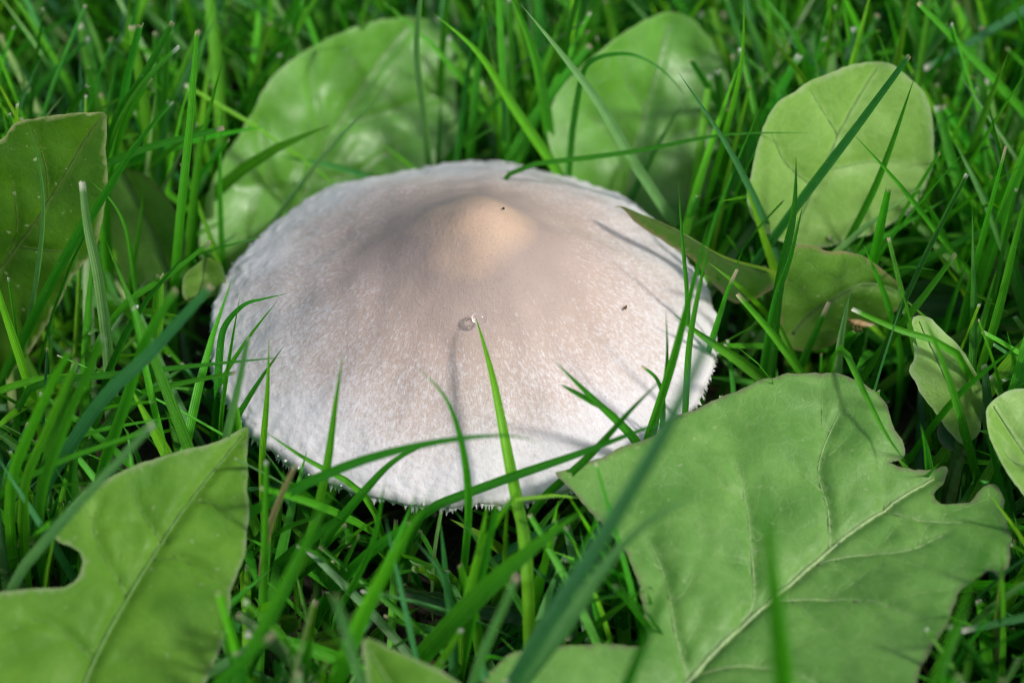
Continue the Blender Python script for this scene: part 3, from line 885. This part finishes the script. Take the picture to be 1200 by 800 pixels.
DROP_BLADE, DROP_PATH = hero('upright bright blade in front of the cap with a water drop at its tip', [(612, 625), (597, 550), (577, 445), (557, 370)], 15, 'b', yb=-60, lean=45, tip='point', twist=0.25, facing=(0.25, -0.62, 0.78))
H = [
 # left of the cap, upper part
 ('arching dark blade with a pale cut tip, tallest of the bunch above the dark leaf', [(128, 205), (138, 140), (168, 92), (203, 27)], 12, 'd', 44, 2),
 ('second arching blade of the bunch, tip just below the tallest', [(126, 215), (140, 150), (172, 95), (210, 56)], 11, 'g', 43, 2),
 ('shorter arching blade of the bunch beside the dark leaf corner', [(130, 195), (148, 140), (178, 92)], 10, 'g', 48, 2),
 ('tall straight ribbed blade with white cut tip, left of the mushroom', [(203, 350), (212, 240), (221, 150), (230, 37)], 11, 'g', 24, 0),
 ('pointed upright blade just right of the tall straight ribbed one', [(218, 300), (232, 190), (248, 120), (262, 68)], 9, 'g', 24, 0, 'point'),
 ('nearly level dark blade with a curled dry tip crossing two upright blades', [(118, 195), (165, 176), (215, 162), (262, 150)], 10, 'd', 52, -3),
 ('long dark diagonal blade passing in front of the dark leaf corner', [(5, 440), (70, 315), (118, 238), (165, 165), (217, 96)], 12, 'd', 20, 0, 'point'),
 ('second diagonal blade lying along the long dark one', [(30, 400), (75, 300), (112, 226)], 9, 'g', 26, 0, 'point'),
 ('slender whitish-green blade standing in front of the dark leaf', [(22, 440), (42, 340), (52, 250), (45, 185), (29, 134)], 8, 'p', 18, 0, 'point'),
 ('broad pale ribbed blade with strong stripes below the dark leaf', [(131, 510), (128, 420), (117, 330), (104, 268), (97, 214)], 14, 'p', 14, 6),
 ('thin blade with a dry reddish tip at the far left edge', [(28, 470), (20, 390), (10, 325)], 5, 'g', 20, 0),
 ('bright curved blade leaving the picture at the left edge', [(42, 480), (25, 425), (0, 350), (-15, 290)], 11, 'b', 22, 0, 'point'),
 ('short hooked blade curling left beside the tall straight one', [(226, 300), (230, 250), (226, 220), (213, 199)], 7, 'd', 22, 0),
 ('thin curved blade bending left over the edge of the dark leaf', [(158, 330), (148, 270), (130, 235), (105, 212)], 6, 'g', 24, 0, 'point'),
 ('slim upright pointed blade left of the pale blurred leaf centre', [(153, 330), (163, 270), (168, 222)], 6, 'g', 20, 0, 'point'),
 ('blade with a cut tip slanting up towards the little crumpled leaf', [(120, 395), (150, 355), (200, 322), (247, 284)], 9, 'g', 34, 2),
 ('dotted glaucous blade curving down from behind the ribbed pale blade', [(238, 525), (208, 470), (182, 410), (160, 358)], 9, 'p', 12, 8),
 ('broad blurred blade forming the rising stroke of the cross left of the cap', [(60, 560), (120, 470), (180, 410), (247, 335)], 17, 'u', 38, 6),
 ('broad blurred blade forming the steep stroke of the cross left of the cap', [(125, 540), (150, 470), (172, 400), (207, 340)], 16, 'g', 36, 2),
 ('blurred foreground blade with a white cut end at the left', [(55, 560), (85, 480), (122, 396)], 14, 'g', 48, -4),
 ('bright foreground blade with a white cut end, leftmost of the blurred ones', [(20, 540), (55, 460), (82, 410)], 13, 'b', 48, -4),
 ('blurred blade with a brownish cut end between the two white-ended ones', [(35, 550), (65, 480), (90, 421)], 11, 'b', 46, -4),
 ('long level dark blade whose tip reaches over the left side of the cap', [(60, 446), (150, 438), (240, 428), (337, 418)], 9, 'd', 40, -6, 'point'),
 ('nearly level blade with dry frayed tip just under the long level one', [(140, 468), (200, 452), (275, 437)], 8, 'g', 34, -4),
 ('low bright blade lying level at the left edge', [(-10, 462), (50, 444), (140, 440)], 9, 'b', 34, 0),
 ('dark curled blade bowing over the left rim of the cap', [(256, 425), (262, 385), (285, 358), (310, 350), (337, 344)], 10, 'd', 36, 2, 'point'),
 ('thin upright blade at the left rim, behind the curled one', [(262, 470), (274, 390), (282, 343)], 6, 'g', 24, 4, 'point'),
 ('slanting blade at the left rim pointing up and right', [(268, 430), (295, 390), (327, 350)], 6, 'g', 34, 2, 'point'),
 ('narrow vertical blade in front of the lower left of the cap', [(308, 520), (313, 455), (315, 393)], 8, 'b', 26, 2, 'point'),
 ('short slanting blade crossing the narrow vertical one', [(280, 485), (305, 445), (335, 402)], 8, 'd', 36, 2, 'point'),
 ('blurred waxy blade hanging in front of the lower left rim', [(266, 510), (280, 450), (291, 395)], 10, 'p', 46, -4),
 ('long light green blade standing across the lower left of the cap', [(352, 665), (380, 560), (393, 475), (402, 414)], 11, 'g', 18, 12, 'point'),
 ('short blade pointing left along the lower left rim', [(405, 562), (360, 538), (332, 520), (306, 502)], 8, 'g', 34, 0, 'point'),
 ('dark bowed blade in front of the lower edge of the cap', [(390, 620), (425, 578), (465, 538), (520, 512)], 11, 'd', 26, 2, 'point'),
 ('blurred bowed foreground blade arching over the lower cap', [(240, 640), (290, 602), (400, 548), (500, 520), (590, 510), (638, 521)], 12, 'd', 24, -12, 'point'),
 ('curved blade bending left in front of the middle of the cap', [(541, 690), (550, 600), (544, 530), (525, 470), (490, 430)], 10, 'g', 16, 10, 'point'),
 ('pale cut blade slanting up right over the edge of the bitten light leaf', [(30, 662), (85, 598), (135, 545), (180, 497)], 13, 'p', 44, 0),
 ('bright upright blade standing before the bite in the light leaf', [(37, 692), (34, 630), (31, 558)], 12, 'b', 18, -2, 'point'),
 ('thin blade running level above the light leaf with the bite', [(20, 566), (80, 538), (130, 520), (178, 503)], 8, 'g', 40, 0),
 # front right of the cap
 ('forked blade tip in front of the lower right of the cap', [(752, 530), (735, 505), (690, 462), (648, 421)], 11, 'd', 21, -6, 'point', None, None, None, 0, 'grass blade', [(705, 478), (680, 463), (656, 450)]),
 ('long dark blade slanting gently upward across the lower right of the cap', [(515, 590), (600, 558), (680, 530), (760, 500), (812, 485)], 11, 'd', 32, -2, 'point'),
 ('dark blade rising to the right behind the forked tip', [(640, 580), (690, 535), (740, 480), (780, 440)], 10, 'd', 22, 0, 'point'),
 ('short withered blade with a curled dry tip at the right of the cap', [(776, 500), (776, 465), (768, 443), (752, 430)], 7, 'd', 22, -2),
 ('short stub blade beside the forked tip', [(748, 528), (735, 505), (718, 480)], 9, 'd', 21, -6, 'point'),
 ('thin dark upright blade against the right side of the cap', [(768, 500), (781, 430), (780, 361)], 6, 'd', 21, 0, 'point'),
 ('tall blade leaning right across the right rim of the cap', [(760, 510), (788, 425), (813, 330), (834, 250)], 10, 'g', 20, 2, 'point'),
 ('twin of the tall leaning blade, standing just right of it', [(803, 475), (808, 400), (822, 325), (836, 262)], 8, 'g', 20, 2, 'point'),
 ('slim upright pointed blade rising above the right rim', [(804, 335), (798, 265), (795, 211)], 6, 'd', 44, 3, 'point'),
 ('broad bluish foreground blade slanting across the tip of the big pale leaf', [(585, 830), (640, 735), (700, 640), (765, 530), (806, 450), (828, 400)], 20, 'w', 38, 4, 'cut', 0.0),
 ('pale pointed foreground blade lying on the big pale leaf', [(610, 800), (660, 735), (715, 655), (765, 607), (824, 576)], 19, 'p', 38, 0, 'point'),
 ('very blurred upright blade in front of the midrib of the big pale leaf', [(925, 850), (915, 740), (902, 630), (890, 545)], 26, 'g', 60, -12, 'point'),
 ('blurred thin blade left of the upright one, in front of the big pale leaf', [(728, 820), (765, 730), (800, 645)], 14, 'd', 58, -8, 'point'),
 # right
 ('long straight bluish blade crossing the lime green round leaf', [(862, 340), (935, 240), (1000, 155), (1066, 66)], 11, 'u', 22, -4),
 ('glossy straight blade pointing up left, upper right of the picture', [(1150, 335), (1108, 285), (1055, 218), (1000, 157)], 7, 'g', 26, -6, 'point', None, 0.0),
 ('straight upright blade with a dry brown tip near the right edge', [(1118, 410), (1138, 320), (1160, 235), (1177, 172)], 10, 'g', 16, 0, 'cut', 0.0035),
 ('thin dark level blade in front of the two round background leaves', [(628, 192), (740, 178), (850, 158), (952, 156)], 6, 'd', 44, -6, 'point'),
 ('dark upright blade standing before the lower part of the lime green leaf', [(902, 455), (912, 340), (930, 250), (933, 183)], 12, 'd', 16, 0, 'point'),
 ('dark leaning blade beside the upright one below the lime green leaf', [(890, 450), (905, 360), (925, 300), (941, 239)], 11, 'd', 18, 0, 'point'),
 ('blurred dark blade running up the right half of the lime green leaf', [(985, 300), (1030, 210), (1072, 90)], 9, 'g', 30, -4, 'point'),
 ('waxy bluish blade with its tip pointing left in the top right corner', [(1240, -10), (1190, 18), (1140, 48), (1084, 80)], 12, 'u', 60, -12),
 ('blurred blade slanting down to the right in the top right corner', [(1215, 150), (1175, 105), (1120, 48), (1076, 4)], 11, 'g', 40, -4),
 ('dry-tipped short blade just right of the right rim', [(832, 400), (850, 345), (863, 316)], 8, 'g', 24, 2, 'cut', 0.0035),
 ('slim pointed blade behind the dry-tipped one at the right rim', [(838, 390), (855, 335), (872, 288)], 6, 'g', 24, 3, 'point'),
 ('broad lit blade pointing up left from the top edge of the big pale leaf', [(925, 470), (870, 425), (830, 398), (790, 368)], 14, 'g', 16, -2, 'point'),
 ('blade with a reddish cut tip slanting down right, in the right middle', [(948, 450), (905, 392), (864, 345)], 10, 'g', 24, 2),
 ('pointed upright blade in front of the scorched rim of the curled leaf', [(1052, 400), (1036, 345), (1012, 287)], 9, 'g', 22, 0, 'point'),
 ('dark blade with a long dry brown tip before the mottled leaf', [(934, 440), (950, 402), (971, 354)], 9, 'd', 22, 0, 'cut', 0.004),
 ('waxy stub blade standing before the mottled leaf', [(980, 455), (984, 405), (996, 343)], 11, 'p', 22, -2, 'point'),
 ('long straight blade with white cut tip rising right above the pointed leaf', [(1000, 458), (1040, 402), (1085, 345), (1120, 298)], 10, 'g', 22, 0),
 ('slim blade right of the white-tipped straight one', [(1103, 400), (1120, 345), (1136, 299)], 8, 'g', 20, 0, 'point'),
 ('bright blade leaning right at the right edge above the oval leaf', [(1135, 470), (1165, 380), (1190, 280), (1210, 200)], 11, 'g', 22, 0, 'point'),
 ('blurred blade hanging across the pointed leaf with the nibbled edge', [(1146, 568), (1128, 505), (1108, 440), (1082, 368)], 12, 'g', 15, -10, 'point'),
 ('blurred thin blade crossing the top right lobe of the big pale leaf', [(994, 418), (1012, 458), (1038, 508), (1064, 545)], 9, 'g', 24, -26, 'point'),
 ('thin blurred blade slanting up right in front of the oval leaf', [(1060, 545), (1122, 464), (1200, 399)], 8, 'g', 14, -8, 'point'),
 ('foreground blade slanting over the right end of the big pale leaf', [(1095, 790), (1130, 700), (1172, 605)], 13, 'g', 54, -6, 'point'),
 ('bluish level blade at the right edge below the big pale leaf', [(1260, 708), (1200, 722), (1128, 738)], 13, 'u', 34, -2),
 # below the cap
 ('upper of two parallel blades slanting down right, bottom centre', [(530, 772), (490, 735), (440, 692), (376, 640)], 9, 'g', 12, 14),
 ('lower of two parallel blades slanting down right, bottom centre', [(482, 768), (440, 722), (400, 682), (360, 644)], 11, 'p', 14, 14),
 ('curved waxy blade bowing left below the middle of the cap', [(532, 790), (531, 725), (518, 672), (487, 634)], 12, 'u', 16, 8, 'point'),
 ('very broad blade rising right below the lower rim of the cap', [(500, 765), (560, 700), (620, 645), (690, 592)], 25, 'g', 24, 0, 'point'),
 ('broad bright foreground blade below the left part of the cap', [(392, 800), (425, 720), (462, 650), (505, 575)], 19, 'b', 34, 2, 'point'),
 ('waxy blurred blade rising left at the bottom', [(436, 830), (412, 755), (394, 697)], 14, 'p', 44, -4),
 ('upright bright blade under the lower rim with a side shoot', [(545, 710), (560, 650), (572, 585)], 13, 'b', 24, 0, 'point', None, None, None, 0, 'grass blade', [(560, 650), (585, 605), (612, 570)]),
 ('bright blade standing in the dark gap below the right part of the rim', [(622, 720), (640, 650), (655, 600)], 12, 'b', 18, 2, 'point'),
 ('dry brown cut stub left of the lower rim', [(318, 612), (330, 580), (346, 545)], 9, 's', 40, 0),
 ('pale upright stem-like blade below the lower left rim', [(400, 710), (436, 640), (452, 560)], 8, 'g', 20, 2, 'point'),
 ('slim vertical blade under the lower left rim beside the light leaf edge', [(308, 700), (310, 620), (312, 540)], 9, 'g', 22, 2),
 ('foreground blade with a beige cut end at the lower left', [(258, 800), (290, 770), (322, 742)], 13, 'g', 46, 0, 'cut', 0.003),
 ('long blurred blade slanting up right beside the light leaf with the bite', [(280, 790), (330, 690), (382, 590), (405, 545)], 14, 'g', 34, 2, 'point'),
 ('waxy cut blade standing at the bottom centre', [(548, 830), (565, 770), (600, 690), (606, 675)], 12, 'p', 36, 2),
 # behind
 ('pale vertical blade in front of the large bright background leaf', [(507, 214), (498, 130), (490, 60), (494, -10)], 10, 'p', 20, -6),
 ('blurred green blade arching down right behind the crown', [(650, 195), (605, 130), (560, 62), (508, 16)], 12, 'b', 34, -2, 'point'),
 ('thin dark blade arching over the rounded background leaf', [(676, 120), (690, 75), (735, 64), (775, 82), (808, 118)], 8, 'd', 52, -4, 'point'),
 ('broad waxy blade slanting through the gap between the background leaves', [(795, 270), (745, 195), (700, 120), (655, 60), (610, 5)], 13, 'p', 26, -2, 'point'),
 ('blurred blade falling right from the top edge above the crown', [(640, 130), (628, 70), (610, 20), (590, -20)], 13, 'g', 44, -6, 'point'),
 ('bluish blade leaning left in front of the lime green leaf base', [(905, 280), (875, 215), (845, 160), (795, 85)], 9, 'u', 28, -2, 'point'),
 ('bright blade curving up between the two round background leaves', [(825, 240), (850, 150), (868, 70), (872, -10)], 9, 'b', 30, -2, 'point'),
 ('blurred horizontal blade beyond the scorched leaf', [(990, 292), (1080, 280), (1210, 268)], 8, 'g', 26, -2, 'point'),
]
HERO_PATHS = {}
for h in H:
    o, P = hero(*h)
    HERO_PATHS[h[0][:40]] = P

# ------------------------------------------------------------------ turf that nobody could count
DS = 4
DEPTH = np.full((800 // DS + 40, 1200 // DS + 40), np.inf)     # 80 px of margin around the frame
SOFT = np.zeros(DEPTH.shape, bool)
gy, gx = np.mgrid[0:DEPTH.shape[0], 0:DEPTH.shape[1]]
PX = (gx - 20) * DS + DS / 2; PY = (gy - 20) * DS + DS / 2
flatp = np.column_stack([PX.ravel(), PY.ravel()])
RAYS = FWD[None] * FPX + RGT[None] * (flatp[:, :1] - 600) - UPV[None] * (flatp[:, 1:] - 400)
RAYS = RAYS / FPX                                              # depth along the view axis
for poly, O, nrm in LEAF_MASKS:
    c = poly.mean(0)
    m = in_poly(flatp, c + (poly - c) * 0.88)
    if c[1] < 200 and c[0] > 200: SOFT.ravel()[m] = True
    dep = ((O - EYE) @ nrm) / (RAYS[m] @ nrm)
    D = DEPTH.ravel(); D[m] = np.minimum(D[m], dep); DEPTH = D.reshape(DEPTH.shape)
cap_poly = np.array([(268, 380), (275, 330), (310, 285), (400, 232), (540, 200), (640, 205), (720, 235), (790, 290), (815, 345), (810, 420), (765, 490), (680, 550), (560, 570), (430, 555), (330, 505), (285, 450)], float)
m = in_poly(flatp, cap_poly)
D = DEPTH.ravel(); D[m] = np.minimum(D[m], 0.528); DEPTH = D.reshape(DEPTH.shape)
LINES = np.full(DEPTH.shape, np.inf)                           # keep the picked-out blades mostly uncovered
for P in ALL_PATHS:
    Q = resample(P, 0.0008, False)
    qx, qy, qw = project(Q)
    ix = np.round((qx - DS / 2) / DS).astype(int) + 20; iy = np.round((qy - DS / 2) / DS).astype(int) + 20
    for a in (-1, 0, 1):
        for b in (-1, 0, 1):
            k = (ix + a >= 0) & (ix + a < LINES.shape[1]) & (iy + b >= 0) & (iy + b < LINES.shape[0])
            LINES[iy[k] + b, ix[k] + a] = np.minimum(LINES[iy[k] + b, ix[k] + a], qw[k])

def turf():
    random.seed(5)
    VV = []; FF = []; UU = []; CC = []; off = 0
    SV = []; SF = []; SU = []; SC = []; soff = 0
    keys = ['g'] * 36 + ['d'] * 26 + ['b'] * 18 + ['p'] * 8 + ['u'] * 12
    def grow(n_tuft, box, inner=None, per=(3, 6), ln=(0.050, 0.105), segs=8):
        nonlocal off
        made = 0
        for _ in range(n_tuft):
            bx = random.uniform(box[0], box[1]); by = random.uniform(box[2], box[3])
            if inner and inner[0] < bx < inner[1] and inner[2] < by < inner[3]: continue
            taz = random.uniform(0, 2 * math.pi)
            for _b in range(random.randint(*per)):
                x = bx + random.gauss(0, 0.0035); y = by + random.gauss(0, 0.0035)
                if math.hypot(x, y) < 0.0135: continue
                az = taz + random.gauss(0, 1.1) if random.random() < 0.7 else random.uniform(0, 2 * math.pi)
                lean = abs(random.gauss(0.35, 0.28)); bend = abs(random.gauss(0.25, 0.35))
                L = random.uniform(*ln)
                dry = random.uniform(0.0005, 0.0016)
                t = np.append(np.linspace(0, 0.94, segs - 1), [1 - dry / L, 1.0])
                a = lean + bend * t
                dt = np.diff(t, prepend=0.0); dx = np.cumsum(np.sin(a) * dt) * L; dz = np.cumsum(np.cos(a) * dt) * L
                side = random.gauss(0, 0.06) * t ** 2 * L
                P = np.column_stack([x + dx * math.cos(az) - side * math.sin(az), y + dx * math.sin(az) + side * math.cos(az), dz - 0.002])
                if P[:, 2].min() < -0.003: continue
                if not clear_of_cap(P, 0.0022): continue
                qx, qy, qw = project(P)
                if ((qw < 0.33)).any(): continue
                ix = np.round((qx - DS / 2) / DS).astype(int) + 20; iy = np.round((qy - DS / 2) / DS).astype(int) + 20
                inside = (ix >= 0) & (ix < DEPTH.shape[1]) & (iy >= 0) & (iy < DEPTH.shape[0])
                if inside.any():
                    dd = DEPTH[iy[inside], ix[inside]]
                    fin = np.isfinite(dd); sf = SOFT[iy[inside], ix[inside]]
                    if (fin & ~sf & (qw[inside] < dd + 0.005)).any(): continue
                    if (fin & sf & (qw[inside] < dd + 0.005)).any():
                        if (fin & sf & (qw[inside] > dd - 0.006)).any() or random.random() > 0.30: continue
                if inside.any():
                    over = (qw[inside] < LINES[iy[inside], ix[inside]] - 0.001) & np.isfinite(LINES[iy[inside], ix[inside]])
                    if over.any() and random.random() < 0.9: continue
                key = random.choice(keys)
                tc = np.array(TONES[key]) * np.array([random.uniform(0.75, 1.35), random.uniform(0.85, 1.15), random.uniform(0.75, 1.25)]) * random.choice((0.7, 0.9, 1.0, 1.15, 1.35))
                cut = random.random() < 0.42
                nv = np.array([-math.cos(az) * 0.9 + random.gauss(0, 0.5), -math.sin(az) * 0.9 + random.gauss(0, 0.5), 0.6])
                V, F, uv, col = blade_geo(P, random.choice((random.uniform(0.0012, 0.0021), random.uniform(0.0018, 0.0030))), tc, 'cut' if cut else 'point', nv, random.gauss(0, 0.8), random.uniform(0.12, 0.4), dry if cut else 0)
                VV.append(V); UU.append(uv); CC.append(col); FF.extend([tuple(i + off for i in f) for f in F]); off += len(V)
                made += 1
        return made
    n = (grow(1100, (-0.19, 0.21, -0.16, -0.045), ln=(0.030, 0.066)) + grow(1100, (-0.19, 0.21, -0.045, 0.06), ln=(0.038, 0.085))
         + grow(300, (-0.16, 0.17, -0.14, 0.2), ln=(0.014, 0.032), segs=5) + grow(1250, (-0.19, 0.21, 0.06, 0.36), ln=(0.042, 0.08)))
    n2 = grow(1500, (-0.55, 0.55, -0.35, 0.75), inner=(-0.19, 0.21, -0.15, 0.36), per=(4, 7), segs=5)
    print('turf blades', n, n2)
    o = mesh_obj('grass', np.vstack(VV), FF, GRASS, uv=np.vstack(UU), col=np.vstack(CC))
    tag(o, 'dense green lawn grass filling the gaps all round the mushroom', 'grass', kind='stuff')
    # dead thatch at the soil
    for _ in range(1300):
        x = random.uniform(-0.2, 0.22); y = random.uniform(-0.15, 0.36)
        if math.hypot(x, y) < 0.014: continue
        az = random.uniform(0, 2 * math.pi); L = random.uniform(0.012, 0.035)
        t = np.linspace(0, 1, 4)
        P = np.column_stack([x + np.cos(az) * L * t, y + np.sin(az) * L * t, 0.001 + random.uniform(0, 0.006) * t + 0.002 * np.sin(t * 3)])
        tc = np.array([0.10, 0.085, 0.040]) * random.uniform(0.3, 1.0)
        V, F, uv, col = blade_geo(P, random.uniform(0.0008, 0.002), tc, 'cut', (random.gauss(0, 0.4), random.gauss(0, 0.4), 1), random.gauss(0, 1), 0.15, 0)
        SV.append(V); SU.append(uv); SC.append(col); SF.extend([tuple(i + soff for i in f) for f in F]); soff += len(V)
    o = mesh_obj('thatch', np.vstack(SV), SF, GRASS, uv=np.vstack(SU), col=np.vstack(SC))
    tag(o, 'brown dead grass litter on the soil under the lawn', 'dead grass', kind='stuff')
turf()

# ------------------------------------------------------------------ small things
def water_drop():
    m, nt, N, L, p = new_mat('water')
    p.inputs['Base Color'].default_value = (1, 1, 1, 1)
    p.inputs['Roughness'].default_value = 0.0
    p.inputs['IOR'].default_value = 1.333
    p.inputs['Transmission Weight'].default_value = 1.0
    bm = bmesh.new()
    bmesh.ops.create_icosphere(bm, subdivisions=4, radius=0.0014)
    for v in bm.verts:
        v.co.z *= 0.96
        if v.co.x < -0.0006: v.co.x *= 1.12
    me = bpy.data.meshes.new('water_drop'); bm.to_mesh(me); bm.free()
    me.polygons.foreach_set('use_smooth', np.ones(len(me.polygons), dtype=bool))
    me.materials.append(m)
    o = bpy.data.objects.new('water_drop', me); COL.objects.link(o)
    tip = DROP_PATH[-1]
    o.location = at_y(562, 372, tip[1] - 0.0002)
    tag(o, 'clear round water drop clinging to the tip of the upright blade before the cap', 'water drop')
water_drop()

def speck(label, px, py, L, W, colour, rot):
    P = cap_hit(px, py)
    if P is None: return
    bm = bmesh.new()
    bmesh.ops.create_icosphere(bm, subdivisions=2, radius=1)
    for v in bm.verts:
        k = 1 + 0.3 * noise.noise(v.co * 1.7 + Vector((px, 0, 0)))
        v.co = Vector((v.co.x * L * k, v.co.y * W * k, v.co.z * W * 0.6 * k))
    me = bpy.data.meshes.new('debris_speck'); bm.to_mesh(me); bm.free()
    me.materials.append(plain_mat('debris', colour, 0.8, 0.3, 2000))
    o = bpy.data.objects.new('debris_speck', me); COL.objects.link(o)
    o.location = P + np.array([0, 0, 0.0004]); o.rotation_euler = (0.4, 0, rot)
    tag(o, label, 'debris', 'specks of debris on the cap')
speck('tiny black speck on the tan crown of the mushroom', 590, 246, 0.0003, 0.00028, (0.02, 0.015, 0.01), 0.3)
speck('small brown oblong speck on the right slope of the cap', 733, 362, 0.00065, 0.0003, (0.10, 0.05, 0.025), 1.2)
speck('greyish speck at the upper right edge of the cap', 694, 236, 0.0007, 0.0004, (0.16, 0.12, 0.10), 0.2)

def insect():
    """small straw-coloured plant bug under a blade, right of the mottled leaf"""
    c = at_z(1008, 379, 0.030)
    root = empty('insect', tuple(c))
    tag(root, 'tiny straw-coloured winged insect on a grass blade before the mottled leaf', 'insect')
    bmt = plain_mat('insect_body', (0.42, 0.26, 0.11), 0.4, 0.35, 3000)
    wmt = plain_mat('insect_wing', (0.55, 0.40, 0.20), 0.3, 0.3, 2500, 0.3)
    lmt = plain_mat('insect_leg', (0.25, 0.15, 0.07), 0.5, 0.2, 3000)
    ax = -RGT * 0.97 + UPV * 0.2; ax /= np.linalg.norm(ax)       # towards the head
    up = UPV * 0.9 - FWD * 0.4; up -= (up @ ax) * ax; up /= np.linalg.norm(up)
    sd = np.cross(ax, up)
    prof = [(-1.0, 0.05), (-0.8, 0.22), (-0.5, 0.36), (-0.1, 0.42), (0.2, 0.40), (0.38, 0.33), (0.46, 0.36), (0.6, 0.40), (0.75, 0.32), (0.83, 0.26), (0.92, 0.30), (1.02, 0.2), (1.06, 0.05)]
    V = []; F = []; n = 14; S_ = 0.0022
    for x, r in prof:
        for k in range(n):
            a = 2 * math.pi * k / n
            V.append(c + S_ * (x * ax + r * 0.8 * math.sin(a) * up + r * math.cos(a) * sd))
    for i in range(len(prof) - 1):
        for k in range(n): F.append((i * n + k, i * n + (k + 1) % n, (i + 1) * n + (k + 1) % n, (i + 1) * n + k))
    body = mesh_obj('body', V, F, bmt, root)
    for s in (-1, 1):
        W = []; WF = []
        for i, t in enumerate(np.linspace(0, 1, 8)):
            wd = 0.34 * math.sin(math.pi * min(1, 0.25 + 0.75 * t)) ** 0.6 + 0.02
            for k, q in enumerate((0.0, 0.5, 1.0)):
                W.append(c + S_ * ((0.45 - 1.75 * t) * ax + (0.36 - 0.12 * t - 0.22 * q * q) * up + s * (0.02 + q * wd) * sd))
        for i in range(7):
            for k in range(2): WF.append((i * 3 + k, i * 3 + k + 1, (i + 1) * 3 + k + 1, (i + 1) * 3 + k))
        mesh_obj('wing', W, WF, wmt, root)
        for x in (0.6, 0.25, -0.1):
            a = c + S_ * (x * ax - 0.2 * up + s * 0.3 * sd); b = c + S_ * ((x + 0.05) * ax - 0.25 * up + s * 0.55 * sd); d = c + S_ * ((x - 0.25) * ax - 0.55 * up + s * 0.65 * sd)
            tv, tf = tube([a, b, d], [0.00012, 0.0001, 0.00006], 5)
            mesh_obj('leg', tv, tf, lmt, root)
        a = c + S_ * (1.0 * ax + 0.1 * up + s * 0.1 * sd); b = c + S_ * (1.4 * ax + 0.35 * up + s * 0.3 * sd); d = c + S_ * (1.9 * ax + 0.4 * up + s * 0.5 * sd)
        tv, tf = tube([a, b, d], [0.00007, 0.00006, 0.00004], 5)
        mesh_obj('antenna', tv, tf, lmt, root)
        ev = []; ef = []
        bm = bmesh.new(); bmesh.ops.create_icosphere(bm, subdivisions=1, radius=0.00022)
        pc = c + S_ * (0.95 * ax + 0.08 * up + s * 0.26 * sd)
        ev = [np.array(v.co) + pc for v in bm.verts]; ef = [[v.index for v in f.verts] for f in bm.faces]; bm.free()
        mesh_obj('eye', ev, ef, plain_mat('insect_eye', (0.03, 0.015, 0.01), 0.2, 0.1), root)
hero('short cut blade carrying the tiny insect, before the mottled leaf', [(1092, 398), (1050, 385), (999, 362)], 9, 'g', 24, 0)
insect()
